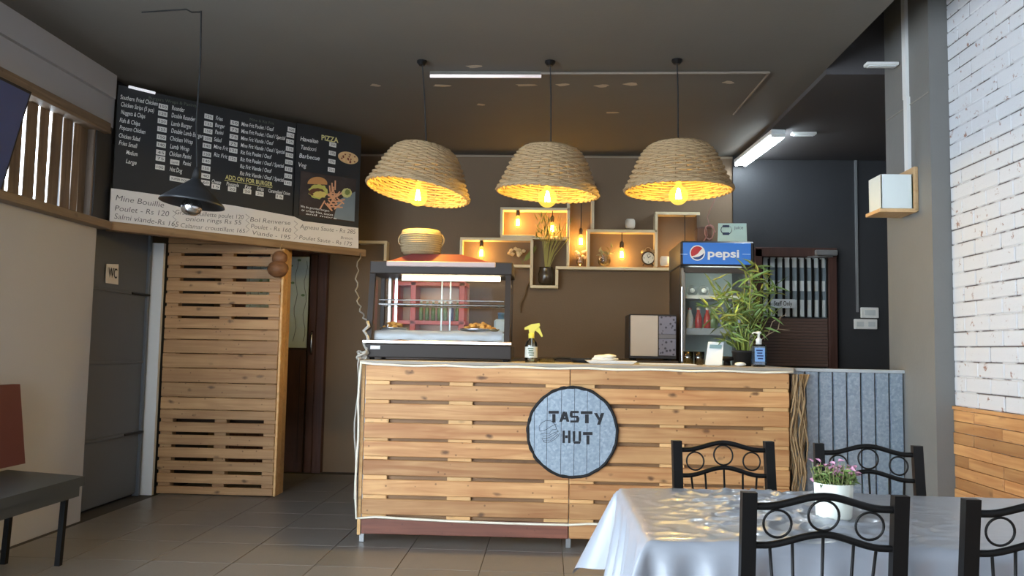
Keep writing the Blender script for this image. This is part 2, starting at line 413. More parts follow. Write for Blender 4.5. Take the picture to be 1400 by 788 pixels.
# ================================================================== COUNTER
YC = 5.10
CX0, CXM, CX1 = -1.165, .137, 1.485
WT = 1.12
ct = thing('pallet_counter', 'long serving counter faced with knotty pine pallet boards', 'counter', (.16, YC+.3, 0))
PITCH = .1165; BZ = .095
for side, (a, b) in enumerate(((CX0+.03, CXM-.002), (CXM+.002, CX1-.02))):
    for r in range(9):
        zc = 1.086-BZ/2-r*PITCH
        mm = M_redw if (side == 0 and r == 8) else M_pine
        board('board', (b-a, .02, BZ+(.008 if side and r == 4 else 0)), ((a+b)/2, YC-.01+random.uniform(-.003, .003), zc+random.uniform(-.003, .003)), mm, ct,
              rot=(0, radians(random.uniform(-.15, .15)), 0))
    for k, t in enumerate((.055, .47, .93)):
        w = .15
        xc = a+(b-a)*t if 0 < k < 2 else (a+w/2 if k == 0 else b-w/2)
        for r in range(8):
            zc = 1.086-BZ-r*PITCH-(PITCH-BZ)/2
            board('spacer_block', (w, .02, PITCH-BZ+.016), (xc, YC+.006, zc), M_pine2, ct)
B().box(((CX0+CX1)/2, YC+.032, .585), (CX1-CX0-.03, .02, 1.0)).build('backing_panel', wood('backing_wood', srgb(172, 132, 90), srgb(130, 92, 58), .3), ct)
for x in (CX0+.03, CXM, CX1-.06):
    B().box((x, YC+.02, .545), (.032, .03, 1.09), bev=.003).build('foot_post', mat('grey_steel', srgb(150, 150, 150), .4, metal=.6), ct)
B().box((CX0+.012, YC+.01, .57), (.022, .03, 1.05), bev=.003).build('end_post', M_pine2, ct)
B().box((CX0+.02, YC+.32, .58), (.02, .55, 1.0)).build('end_panel', M_screen, ct)
B().box((CX1-.01, YC+.32, .58), (.02, .55, 1.0)).build('end_panel', M_screen, ct)
wt = B()
wt.box(((CX0+CX1)/2, YC+.315, WT-.0125), (CX1-CX0+.02, .69, .025), bev=.005)
tag(wt.build('worktop', mat('grey_worktop', srgb(150, 140, 126), .45, var=.15, bump=.05)), 'thin grey worktop lying along the pallet counter', 'worktop')
# rope light round the counter front
rl = []
for i in range(9): rl.append((CX0-.005+random.uniform(-.006, .006), YC-.028, WT-.02-(WT-.17)*i/8))
for i in range(1, 12):
    x = CX0+(CXM-CX0)*i/11; rl.append((x, YC-.03, .165-.008*sin(pi*i/11)-.02*i/11))
for i in range(1, 12):
    x = CXM+(CX1-CXM)*i/11; rl.append((x, YC-.03, .15-.03*i/11+.012*sin(pi*i/5)))
tp = [(CX0-.005, YC-.028, WT-.018)]+[(CX0+(CX1-CX0)*i/30, YC-.03+.002*sin(i), WT-.030+.003*sin(i*1.3)) for i in range(1, 31)]
M_rope = mat('rope_light_sleeve', srgb(236, 228, 208), .35, var=.05)
t = thing('rope_light', 'thin cream rope light edging the counter front', 'rope light', (CX0, YC-.03, WT-.03))
B().tube(rl, .008, 6).build('lower_run', M_rope, t, True)
B().tube(tp, .0075, 6).build('upper_run', M_rope, t, True)
# tangle of white cables at the left end of the counter
cb = B()
for k in range(1):
    q = [(CX0-.02+.015*k, YC-.0+.03*k, WT+.01)]
    for i in range(9): q.append((CX0-.03+.01*sin(i*1.1), YC+.02+.02*k, WT-.03-(.72+.1*k)*i/8))
    q.append((CX0-.02, YC+.0, WT-.86-.08*k)); cb.tube(q, .006, 6)
tag(cb.build('cable_bundle', mat('pale_cable', srgb(176, 170, 160), .5), None, True), 'loose pale cables hanging down the left end of the counter', 'cable')
cb = B()
p0 = onY(493, 347, 6.95)
q = []
for i in range(22):
    a = i/21; q.append((p0.x+(CX0-.0-p0.x)*a**1.3+.012*sin(i*1.9), p0.y+(YC+.12-p0.y)*a, p0.z+(1.36-p0.z)*a-.10*sin(pi*a)))
cb.tube(q, .0055, 6)
cb.tube([(CX0+.0+.02*sin(i*2.1), YC+.10+.02*cos(i*2.3), 1.36-.225*i/8) for i in range(9)], .011, 6)
for k in range(4): cb.tube([(CX0-.02+.03*cos(a+k), YC+.08+.02*sin(a*1.5), WT+.01+.012*k+.006*sin(a*2)) for a in [j*.55 for j in range(12)]], .007, 5)
tag(cb.build('knotted_wire', mat('pale_cable', srgb(176, 170, 160), .5), None, True), 'knotted pale wire running from the menu beam to the counter', 'wire')
# raffia fringe hanging at the right end
rf = thing('raffia_fringe', 'dry brown raffia bundle hanging at the right end of the counter', 'fringe', (CX1+.03, YC+.01, .3))
M_raf = mat('dry_raffia', srgb(150, 122, 86), .85, vary=.2)
for k in range(16):
    x = CX1+.0+.075*random.random(); y = YC-.02+.05*random.random(); z1 = WT-.04; z0 = random.uniform(.25, .55)
    B().tube([(x+.016*sin(i*1.1+k)+(.0 if i else .01), y+.012*cos(i*1.3+k*2), z1+(z0-z1)*i/9) for i in range(10)], [.004+.004*random.random() for _ in range(10)], 5).build('strand', M_raf, rf, True)
# corrugated half wall to the pillar
cw = thing('corrugated_half_wall', 'galvanised corrugated half wall between counter and pillar', 'half wall', (1.85, YC+.1, 0))
X0, X1 = CX1+.02, 2.19; yv = YC+.09; nr = 8; wv = (X1-X0)/nr
for i in range(nr):
    xa = X0+i*wv; b = B()
    prof = [(xa+.001, 0), (xa+.006, -.014), (xa+wv-.010, -.014), (xa+wv-.005, 0), (xa+wv-.005, .004), (xa+.001, .004)]
    b.prism([(x, yv+y, .0) for x, y in prof], (0, 0, WT-.025)); b.build('metal_sheet_rib', M_galv, cw)
B().box(((X0+X1)/2, yv+.02, .53), (X1-X0, .025, 1.06)).build('backing_board', mat('dark_backing', srgb(58, 42, 30), .8), cw)
B().box(((X0+X1)/2, yv+.01, WT-.014), (X1-X0, .075, .02), bev=.003).build('top_rail', mat('pale_grey_rail', srgb(176, 180, 182), .5), cw)

# round sign on the counter front
sc = Vector((.152, YC-.028, .703)); SR = .268
sg = thing('round_sign', 'round galvanised plank sign reading TASTY HUT with black rope rim', 'sign', (sc.x, sc.y, sc.z-SR))
edges = [-SR, -.232, -.155, -.068, .012, .09, .168, SR]
for a, b in zip(edges, edges[1:]):
    P = []
    a2, b2 = max(a+.0015, -SR*.999), min(b-.0015, SR*.999)
    ns = 8
    for i in range(ns+1): x = a2+(b2-a2)*i/ns; P.append((sc.x+x, sc.y-.004, sc.z+sqrt(max(0, SR*SR-x*x))))
    for i in range(ns, -1, -1): x = a2+(b2-a2)*i/ns; P.append((sc.x+x, sc.y-.004, sc.z-sqrt(max(0, SR*SR-x*x))))
    Q = []
    for p in P:
        if not Q or (Vector(p)-Vector(Q[-1])).length > 1e-5: Q.append(p)
    if (Vector(Q[0])-Vector(Q[-1])).length < 1e-5: Q.pop()
    B().prism(Q, (0, .012, 0)).build('metal_plank', M_galv, sg)
B().lathe([(0, -.002), (SR*.99, -.002), (SR*.99, .008), (0, .008)], 40, sc+Vector((0, .01, 0)), Matrix.Rotation(pi/2, 3, 'X')).build('backing_disc', M_blackm, sg)
rim = [(sc.x+(SR+.004+.004*noise.noise(Vector((cos(a)*6, sin(a)*6, 2))))*cos(a), sc.y-.002, sc.z+(SR+.004+.004*noise.noise(Vector((cos(a)*6, sin(a)*6, 2))))*sin(a)) for a in [2*pi*i/96 for i in range(96)]]
B().tube(rim, [.0095+.004*noise.noise(Vector((i*.6, 1, 5))) for i in range(96)], 8, closed=True).build('rope_rim', M_blackm, sg, True)
nF = Vector((0, -1, 0))
def onS(px, py): return onY(px, py, sc.y-.004)
# stencilled capitals, each a chunky polygon letter
def stencil(strokes, name='letter'):
    b = B()
    for P in strokes: b.prism([onS(*q)+Vector((0, -.0025, 0)) for q in P], (0, .002, 0))
    b.build(name, M_ink, sg)
def L(ch, x0, y0, x1, y1):
    w, h = x1-x0, y1-y0
    def R(a, b, c, d): return [(x0+a*w, y0+b*h), (x0+c*w, y0+b*h), (x0+c*w, y0+d*h), (x0+a*w, y0+d*h)]
    def Q(*p): return [(x0+a*w, y0+b*h) for a, b in p]
    S = {'T': [R(0, 0, 1, .24), R(.36, .27, .68, 1)], 'H': [R(0, 0, .3, 1), R(.33, .38, .66, .6), R(.69, 0, 1, 1)],
         'U': [R(0, 0, .3, .78), R(.7, 0, 1, .78), Q((0, .8), (1, .8), (.85, 1), (.15, 1))],
         'A': [Q((.36, 0), (.64, 0), (.62, .3), (.28, 1), (0, 1)), Q((.64, .1), (.72, 0), (1, 1), (.72, 1), (.55, .45)), R(.36, .6, .66, .78)],
         'S': [Q((.1, 0), (.95, 0), (.95, .2), (0, .2)), R(0, .2, .3, .5), Q((.1, .42), (.9, .42), (.9, .6), (.1, .6)), R(.68, .55, 1, .85), Q((.05, .82), (1, .82), (.9, 1), (.05, 1))],
         'Y': [Q((0, 0), (.32, 0), (.62, .5), (.42, .62)), Q((.7, 0), (1, 0), (.62, 1), (.3, 1), (.45, .62))]}
    stencil(S[ch])
L('T', 750, 562, 764, 578); L('A', 764.5, 563, 778.5, 577); L('S', 779, 562, 792, 578); L('T', 794, 562.5, 810, 579); L('Y', 812, 565, 826, 581)
L('H', 769, 589, 780, 606); L('U', 783, 590, 794.5, 607); L('T', 797, 591, 810, 608)
bg_ = B()
def ln(P, r=.0016): bg_.tube([onS(*p)+Vector((0, -.002, 0)) for p in P], r, 4)
ln([(738, 590), (737, 583), (741, 578), (747, 575), (754, 576), (759, 581), (761, 587)]); ln([(738, 590), (746, 588), (754, 583), (761, 580)])
ln([(739, 594), (745, 592), (750, 594), (755, 588), (761, 587), (763, 590)]); ln([(742, 597), (750, 596), (757, 592), (764, 590)]); ln([(741, 599), (746, 600), (752, 598), (762, 592)])
ln([(741, 600), (744, 605), (749, 606), (757, 602), (763, 597), (765, 592)]); ln([(743, 603), (752, 603), (763, 594)])
bg_.build('burger_drawing', M_ink, sg)

# ================================================================== MENU BOARD
mA, mB = Vector((-3.085, 5.575, 0)), Vector((-1.67, 7.0, 0))
md = (mB-mA).normalized(); mn = Vector((md.y, -md.x, 0))
if mn.y > 0: mn = -mn
mP = mA.copy()
def onM(px, py, lift=0): return onP(px, py, mP+mn*lift, mn)
mb = thing('menu_board', 'large black menu board hung at an angle with white handwritten dishes', 'menu board', (mA+mB)/2+Vector((0, 0, 2.2)))
mlen = (mB-mA).length
def mpanel(s0, s1, z0, z1, th, lift, name, m, parent=mb):
    a = mA+md*s0-mn*0+mn*lift; b = mA+md*s1+mn*lift
    return B().prism([(a.x, a.y, z0), (b.x, b.y, z0), (b.x, b.y, z1), (a.x, a.y, z1)], -mn*th).build(name, m, parent)
s_split = (onM(404, 200)-mA).dot(md)
mpanel(0, s_split-.004, 2.06, 3.03, .02, 0, 'board_panel', M_chalk)
mpanel(s_split+.004, mlen, 2.06, 3.04, .02, .004, 'board_panel', M_chalk)
# white strip below
whs = thing('whiteboard_strip', 'long white strip with handwritten specials below the black menu', 'whiteboard', (mA+mB)/2+Vector((0, 0, 2.05)))
a = onM(153, 258, .012); s0 = (a-mA).dot(md)
zb = 2.045
def mstrip():
    P = [onM(151.5, 257.5, .012), onM(240, 270, .012), onM(320, 281.5, .012), onM(402, 296.5, .012), onM(414, 302.5, .012), onM(489.5, 312, .012), onM(489.5, 340, .012), onM(320, 322.5, .012), onM(149.5, 303.5, .012)]
    return B().prism(P, mn*.006).build('board', mat('whiteboard_white', srgb(216, 210, 204), .4, var=.03), whs)
mstrip()
hb = lambda s, a, b, hp: (s, onM(*a, .019), onM(*b, .019), hp*.0044)
lettering('handwriting', [hb('Mine Bouillie', (158, 274), (224, 284), 9.5), hb('Poulet - Rs 120', (157, 288), (231, 296), 9), hb('Salmi viande-Rs 165', (156, 299), (244, 310.5), 9),
    hb('Gratin nouillette poulet 120', (240, 293), (333, 300), 8), hb('onion rings Rs 55', (254, 302), (330, 307.5), 8), hb('Calamar croustillant 165', (247, 311), (335, 319), 8),
    hb('Bol Renverse', (342, 303), (397, 308), 8.5), hb('Poulet - Rs 160', (343, 312), (398, 318), 8), hb('Viande - 195', (345, 321), (397, 327.5), 8),
    hb('Agneau Saute - Rs 285', (410, 312.5), (486, 320), 8.5), hb('Breton', (466, 326.5), (482, 328), 5), hb('Poulet Saute - Rs 175', (409, 327), (481, 336.5), 8)], mat('pen_ink', srgb(70, 67, 68), .7), whs, n=mn, shear=.15, offset=-.008, lift=0)
M_pen = mat('grey_pen', srgb(96, 92, 92), .7)
for x, y in ((238, 288), (338, 293), (404, 302)): B().tube([onM(x+(3 if i % 2 else -2), y+i*4.2, .019) for i in range(7)], .0018, 4).build('divider_squiggle', M_pen, whs)
# chalk text
C = lambda s, a, b, hp: (s, onM(*a), onM(*b), hp*.0050)
col1 = [C('Southern Fried Chicken', (164, 135.5), (215, 145), 6.5), C('Chicken Strips (5 pcs)', (165, 145.5), (210, 154), 6.5), C('Nuggets & Chips', (165, 156), (198, 162.3), 6.5), C('Fish & Chips', (163, 167), (191, 172.5), 6.5),
    C('Popcorn Chicken', (163, 177), (198, 183.5), 6.5), C('Chicken Salad', (162, 188), (191, 193.7), 6.5), C('Fries Small', (162, 198), (187, 203), 6.5), C('Medium', (172, 211), (187.5, 214), 6.5), C('Large', (171.5, 223), (186, 226), 6.5)]
col2 = [C('Rounder', (234.5, 150.5), (252, 153.7), 7), C('Double Rounder', (234, 160.5), (266.5, 166.5), 7), C('Lamb Burger', (233.5, 171.5), (262, 176.5), 7), C('Double Lamb Burger', (233.5, 181.5), (277, 189.5), 7),
    C('Chicken Wrap', (232, 192), (263, 197.5), 7), C('Lamb Wrap', (232, 203), (258, 207.3), 7), C('Chicken Panini', (231, 213), (261, 218), 7), C('Panini', (249.5, 225.5), (260.5, 227.5), 6.5), C('Hot Dog', (231.5, 234), (248.5, 237), 7)]
col3 = [C('Fries', (294.5, 164), (304, 166), 6.5), C('Burger', (293.5, 173.5), (307, 176), 6.5), C('Panini', (293.5, 183), (305, 185), 6.5), C('Salad', (292, 193), (302.5, 195), 6.5), C('Mine Frit', (291.5, 203), (311.5, 206.5), 6.5), C('Riz Frit', (291.8, 214), (310.5, 217.3), 6.5)]
col4 = [C(s, (329.5-.3*i, 172.3+9.6*i), (e, 172.3+9.6*i+(e-329)*.165), 6.5) for i, (s, e) in enumerate((('Mine Frit Poulet / Oeuf', 374), ('Mine Frit Poulet / Oeuf / Special', 389.5), ('Mine Frit Viande / Oeuf', 373.5), ('Mine Frit Viande / Oeuf / Special', 389),
    ('Riz Frit Poulet / Oeuf', 371), ('Riz Frit Poulet / Oeuf / Special', 387.5), ('Riz Frit Viande / Oeuf', 371), ('Riz Frit Viande / Oeuf / Special', 387.5)))]
col5 = [C('Cheese', (289, 250.5), (301.5, 252.5), 6), C('Pineapple', (309, 253.7), (326, 256.2), 6), C('Egg', (334, 257.6), (343, 259), 6), C('Fries', (351, 260), (360, 261.3), 6), C('Caramelised Onion', (366.5, 263), (396, 267.5), 6)]
col6 = [C('Hawaiian', (410, 192.5), (434.5, 196.5), 7.5), C('Tandoori', (411, 204), (432, 207.5), 7.5), C('Barbecue', (408.5, 215.5), (436.5, 219.7), 7.5), C('Veg', (407.5, 228), (418.5, 229.7), 7.5)]
for c_ in (col1, col2, col3, col4, col5, col6): lettering('handwriting', c_, M_chalkw, mb, n=mn, shear=.2, offset=.006, lift=.007)
lettering('heading', [C('ADD ON FOR BURGER', (307.5, 245), (372, 255.3), 7), C('PIZZA', (439, 191.5), (462, 195.7), 9)], M_chalky, mb, n=mn, offset=.02, lift=.007)
B().tube([onM(307, 246.5, .006), onM(372, 256.8, .006)], .0025, 4).build('underline', M_chalky, mb)
lettering('faded_heading', [C('Burgers Wraps & Paninis', (203, 136), (268, 147), 5), C('Mine & Riz Frit', (341, 165), (374, 171), 4.5)], mat('faded_ink', srgb(96, 104, 92), .7), mb, n=mn, lift=.007)
ST = [(223.3, 146, '150'), (222.6, 155.7, '120'), (222, 166.1, '150'), (221.6, 177, '155'), (220.8, 187.7, '150'), (220.5, 198.2, '140'), (219.8, 208.8, '45'), (219.3, 217, '75'), (218.7, 228.8, '100'),
      (285.4, 159.7, '125'), (285, 169.7, '135'), (284.5, 179.6, '150'), (284, 189.9, '200'), (283, 199.6, '140'), (282.8, 211.1, '150'), (282.2, 220.3, '140'), (281.6, 230.4, '150'), (281.2, 240.8, '40'), (280.8, 250, '60'),
      (320.7, 168.3, '50'), (320.4, 177.5, '75'), (319.6, 187.2, '75'), (319, 196.9, '75'), (319, 206, '125'), (318.2, 217.3, '125'),
      (398.4, 177.5, '100'), (397, 185.2, '110'), (396.4, 193.9, '125'), (396, 203.9, '135'), (395.7, 212.5, '110'), (395.1, 221.9, '125'), (394.6, 231.5, '125'), (394, 241, '135'), (393.5, 250.4, '145'),
      (295, 255.5, '15'), (317.3, 258.8, '20'), (338, 262, '20'), (355, 265, '25'), (382, 269.2, '15'), (455, 198, '250'), (454.3, 209.7, '270'), (453.8, 221, '270'), (453, 232.3, '225'), (239, 222, 'Lamb')]
me_st = None
M_stick = mat('price_sticker_white', srgb(222, 220, 214), .6)
ang = atan2(md.y, md.x)
digits = []
for x, y, s in ST:
    p = onM(x, y, .0075); w = .066
    if me_st is None: me_st = B().box((0, 0, 0), (.066, .002, .037)).mesh('price_sticker')
    link('price_sticker', me_st, M_stick, mb, loc=p, rot=(0, radians(1.0), ang))
    c = p+mn*.0015+Vector((0, 0, -.010)); digits.append((s, c-md*.023, c+md*.023, .02))
lettering('price_digits', digits, M_ink, mb, n=mn, lift=.001)
a, b = onM(232, 243.5, .0075), onM(269, 250, .0075)
B().prism([a+Vector((0, 0, -.018)), b+Vector((0, 0, -.018)), b+Vector((0, 0, .018)), a+Vector((0, 0, .018))], mn*.002).build('name_sticker', M_stick, mb)
lettering('sticker_text', [('SUPER DOUBLE', a+Vector((0, 0, -.008))+md*.01, b+Vector((0, 0, -.008))-md*.03, .016)], M_ink, mb, n=mn, lift=.004)
# pizza picture and burger poster
pc = onM(476, 216, .006); b = B()
b.prism([pc+md*.10*cos(t)+Vector((0, 0, .052*sin(t))) for t in [2*pi*i/28 for i in range(28)]], mn*.002); pz = b.build('pizza_picture', mat('pizza_print', srgb(216, 180, 130), .5, var=.3, scale=30), mb)
b = B()
for i in range(16):
    t, r = random.uniform(0, 6.28), random.uniform(.0, .8); q = pc+md*.10*r*cos(t)+Vector((0, 0, .052*r*sin(t)))+mn*.0025
    b.prism([q+md*.009*cos(k*1.05)+Vector((0, 0, .007*sin(k*1.05))) for k in range(6)], mn*.001)
b.build('topping_print', mat('topping_print', srgb(120, 56, 34), .5), pz)
q4 = [onM(411, 233.5, .008), onM(487, 245.5, .008), onM(483, 305, .008), onM(408.5, 294, .008)]
po = B().prism(q4, mn*.004).build('burger_poster', mat('poster_dark_print', srgb(72, 62, 58), .22, var=.35, scale=14, coat=.3), mb)
def onPo(px, py, l=.0125): return onM(px, py, l)
def blob(cx, cy, rx, ry, name, m, l, jag=0, n=22, a0=0, a1=2*pi):
    P = []
    for i in range(n):
        t = a0+(a1-a0)*i/(n-1 if a1-a0 < 6 else n); k = 1+jag*sin(i*2.7)
        P.append(onPo(cx+rx*k*cos(t), cy+ry*k*sin(t), l))
    B().prism(P, mn*.0006).build(name, m, po)
B().prism([onPo(484.5, 303, .0125), onPo(456, 299, .0125), onPo(462, 274, .0125), onPo(485.8, 262, .0125)], mn*.0004).build('plate_print', mat('pale_print', srgb(120, 130, 136), .3), po)
blob(435, 262, 13, 10, 'lettuce_print', mat('lettuce_print', srgb(196, 190, 96), .5), .0132, .1)
blob(433, 263, 11, 5.5, 'patty_print', mat('patty_print', srgb(96, 56, 36), .5), .014, .06)
blob(437, 266, 9, 4.5, 'cheese_print', mat('cheese_print', srgb(226, 200, 110), .5), .0148, .1)
blob(434, 251, 13.5, 9, 'bun_print', mat('bun_print', srgb(206, 146, 88), .5), .0156, 0, 18, pi*.98, 2.06*pi)
fr = B()
for i in range(26):
    x, y = random.uniform(440, 466), random.uniform(264, 284); an = random.uniform(-1.2, 1.2)
    if i > 20: x, y, an = random.uniform(448, 462), random.uniform(252, 264), random.uniform(-1.9, -1.2)
    dx, dy = 6.5*cos(an), 6.5*sin(an)
    fr.prism([onPo(x-dx-.9*sin(an), y-dy+.9*cos(an), .0128+i*.00007), onPo(x-dx+.9*sin(an), y-dy-.9*cos(an), .0128+i*.00007), onPo(x+dx+.9*sin(an), y+dy-.9*cos(an), .0128+i*.00007), onPo(x+dx-.9*sin(an), y+dy+.9*cos(an), .0128+i*.00007)], mn*.0004)
fr.build('fries_print', mat('fries_print', srgb(220, 160, 120), .5), po)
blob(474, 264, 7, 6.5, 'dip_print', mat('dip_print', srgb(206, 200, 130), .5), .0134, .05); blob(475, 263, 3.6, 4, 'herb_print', mat('herb_print', srgb(120, 130, 66), .5), .0145, .2)
lettering('poster_text', [('We do gourmet burgers', onPo(410.5, 283.5), onPo(450, 290), .02), ('or crispy fries, sauces', onPo(412, 288.5), onPo(455, 295.5), .02), ('and more', onPo(418, 293.5), onPo(460, 300), .016)], M_chalkw, po, n=mn, lift=.002)
B().tube([onM(176, 118.5, .02), onM(212, 127.3, .02)], .010, 8).build('strip_light', emis('board_strip_glow', (.95, .95, 1, 1), .25), mb)
# beam carrying the boards
bA, bB = mA-md*.02, mA+md*(mlen+.06)
bm_ = thing('menu_beam', 'long pale wooden beam carrying the angled menu board', 'beam', (bA+bB)/2+Vector((0, 0, 1.97)))
bc = (bA+bB)/2
link('beam', B().box((0, 0, 0), ((bB-bA).length, .09, .062), bev=.004).mesh('beam'), wood('beam_wood', srgb(176, 142, 104), srgb(124, 94, 64), .3), bm_, loc=(bc.x, bc.y, 2.012), rot=(0, 0, ang))
# ================================================================== LEFT WALL: window, ledge, TV, door
sw = thing('window_1', None, None, (XL-.05, 4.4, WZ0)); struct(sw, 'rough slatted window of upright boards with daylight between', 'window')
yy = 3.0
edges = [3.0, 3.16, 3.32, 3.5, 3.68, 3.86, 4.04, 4.22, 4.39]
gaps = {4.39: .04, 4.5: .0}
segs = []
def yw(px, py): return onX(px, py, XL-.06).y
bx = [-30, 12, 31, 49, 65.5, 83, 97, 107.5, 119, 129]
bxr = [9, 29, 48, 63.5, 81, 96, 106.5, 118, 128]
for i in range(9):
    y0, y1 = yw(bx[i] if i else -60, 225), yw(bxr[i], 225)
    if i == 0: y0 = 4.1
    segs.append((y0, y1))
for y0, y1 in segs: board('slat', (.008, round(y1-y0-(.012 if y1 < yw(84, 225) else 0), 3), WZ1-WZ0+.05), (XL-.06+random.uniform(-.006, .006), (y0+y1)/2, (WZ0+WZ1)/2), M_old, sw, rot=(radians(random.uniform(-1.2, 1.2)), 0, 0))
yy = 3.0
while yy < 4.08:
    board('slat', (.008, .15, WZ1-WZ0+.05), (XL-.06, yy+.075, (WZ0+WZ1)/2), M_old, sw, rot=(radians(random.uniform(-.8, .8)), 0, 0)); yy += .178
board('window_post', (.05, .05, WZ1-WZ0+.04), (XL-.035, 5.41, (WZ0+WZ1)/2), M_old, sw)
board('window_header', (.10, 2.5, .075), (XL-.01, 4.25, 2.69), M_oldh, sw)
board('header_lip', (.03, 2.5, .02), (XL+.03, 4.25, 2.662), M_oldh, sw)
o = board('ledge', (.16, 2.52, .055), (XL+.0, 4.25, 2.008), M_oldh, None); o.name = 'trim_5'; struct(o, 'weathered wooden ledge under the slatted window', 'ledge')
tv = thing('television', 'tilted dark television hung on the slatted window', 'television', (XL+.05, 4.0, 2.0))
tdx = Vector((.125, 0, .575)).normalized(); tb = Vector((XL+.055, 0, 2.015)); tt = tb+tdx*.60; tn = Vector((tdx.z, 0, -tdx.x))
def tvp(s, y, d=0): p = tb+tdx*s+tn*d; return Vector((p.x, y, p.z))
B().prism([tvp(0, 4.385), tvp(.6, 4.405), tvp(.6, 3.35), tvp(0, 3.33)], tn*-.05).build('casing', M_blackm, tv)
B().prism([tvp(.02, 4.37, .003), tvp(.585, 4.39, .003), tvp(.585, 3.37, .003), tvp(.02, 3.35, .003)], tn*-.003).build('screen', mat('tv_screen', srgb(42, 66, 118), .5, var=.05), tv)
B().tube([tvp(.3, 3.9, -.05), (XL-.04, 3.9, 2.2)], .02, 8).build('bracket', M_black, tv)
# toilet door in the recess
wc = thing('door_1', None, None, (-3.26, 5.95, 0)); struct(wc, 'dark grey sheet door marked WC', 'door')
M_wc = mat('wc_door_paint', srgb(92, 97, 103), .55, var=.06, scale=3)
zs = [0.02, .50, 1.05, 1.58, 2.10, 2.66]
for z0, z1 in zip(zs, zs[1:]):
    B().box((-3.235, 5.93, (z0+z1)/2), (.03, .92, z1-z0-.008), bev=.003).build('door_panel', M_wc, wc)
for zq in zs[1:-1]: B().box((-3.215, 5.95, zq), (.014, .90, .022), bev=.003).build('door_bar', M_wc, wc)
for zq in (.50, 1.58): B().tube([(-3.21, 6.15, zq), (-3.195, 6.4, zq)], .010, 8).build('bolt', M_black, wc)
B().box((-3.225, 6.405, 1.33), (.05, .035, 2.66), bev=.003).build('door_stile', M_wc, wc)
sgn = thing('wc_sign', 'small white WC notice on the dark grey door', 'sign', (-3.215, 5.74, 1.62))
a, b_, c_, d_ = [onX(*p, -3.212) for p in ((145, 361), (161.5, 361.5), (161, 389.5), (144, 387))]
B().prism([a, b_, c_, d_], (.004, 0, 0)).build('plate', mat('notice_white', srgb(226, 220, 212), .5), sgn)
lettering('letters', [('WC', onX(147.5, 379, -3.206), onX(159.5, 381, -3.206), .075)], M_ink, sgn, n=Vector((1, 0, 0)), offset=.01)
slab('trim_6', -3.295, -3.115, 6.44, 6.475, 0, 2.005, mat('white_board_paint', srgb(214, 212, 208), .5, var=.05, scale=5), 'white painted upright board beside the pallet screen', 'trim')
t = B(); t.tube([(-3.235, 6.43, 2.09), (-3.225, 6.41, 2.06), (-3.215, 6.42, 2.03), (-3.225, 6.44, 2.01)], .007, 6)
tag(t.build('hook', M_wht, None, True), 'small white hook above the white upright board', 'hook')
# ================================================================== PALLET SCREEN
ps = thing('pallet_screen', 'tall pine pallet screen with slits beside the corridor', 'screen', (-2.63, 6.6, 0))
SX0, SX1, SY = -3.105, -2.165, 6.50
ys = [0]
def zrow(py): return onY(300, py, SY).z
rows_px = [322, 333.5, 347, 349, 364, 367, 382, 384.5, 399, 402, 416, 419, 433, 436, 450, 450.5, 464.5, 465, 484, 484.5, 503.5, 504, 543, 543.5, 561, 561.5, 574, 578, 592, 595.5, 609.5, 613, 627, 630.5, 645, 648, 662, 666, 678]
tops = [(320, 334), (334, 347), (350.5, 364), (367.5, 381), (384.5, 399), (402, 416), (419.5, 433), (436, 450), (450.3, 465), (465.3, 484), (484.3, 504), (504.3, 524), (524.3, 544), (544.3, 561), (561.3, 574), (578, 592), (595.5, 609.5), (613, 627), (631, 644.5), (648.5, 662), (666, 677)]
for a, b in tops:
    z1, z0 = zrow(a), zrow(b)
    board('slat', (SX1-SX0, .02, round(z1-z0-.003, 3)), ((SX0+SX1)/2, SY+random.uniform(-.003, .003), (z0+z1)/2), M_screen, ps)
for x in (SX0+.05, (SX0+SX1)/2+.02, SX1-.05):
    board('stringer', (.10, .07, 2.0), (x, SY+.047, 1.01), M_screen, ps)
for i in range(2): board('side_plank', (.02, .095, 2.0), (SX1+.012, SY+.04+.1*i, 1.005), M_pine2, ps)
B().box(((SX0+SX1)/2, SY+.185, 1.0), (SX1-SX0, .01, .9)).build('rear_panel', mat('dark_backing', srgb(58, 42, 30), .8), ps)
g = thing('dried_gourd', 'brown dried gourd hanging at the top corner of the pallet screen', 'gourd', (-2.14, 6.40, 1.73))
gc = onY(380, 362, 6.42)
B().ball(gc+Vector((0, 0, -.035)), .083, (1, .8, .82), 3, .12).ball(gc+Vector((.01, 0, .055)), .062, (1, .8, .9), 3, .12).build('body', wood('gourd_skin', srgb(150, 104, 66), srgb(104, 66, 40), .4), g, True)
B().tube([gc+Vector((.01, .0, .10)), gc+Vector((.012, .02, .16)), gc+Vector((.02, .06, .18))], .005, 6).build('string', M_raf, g)
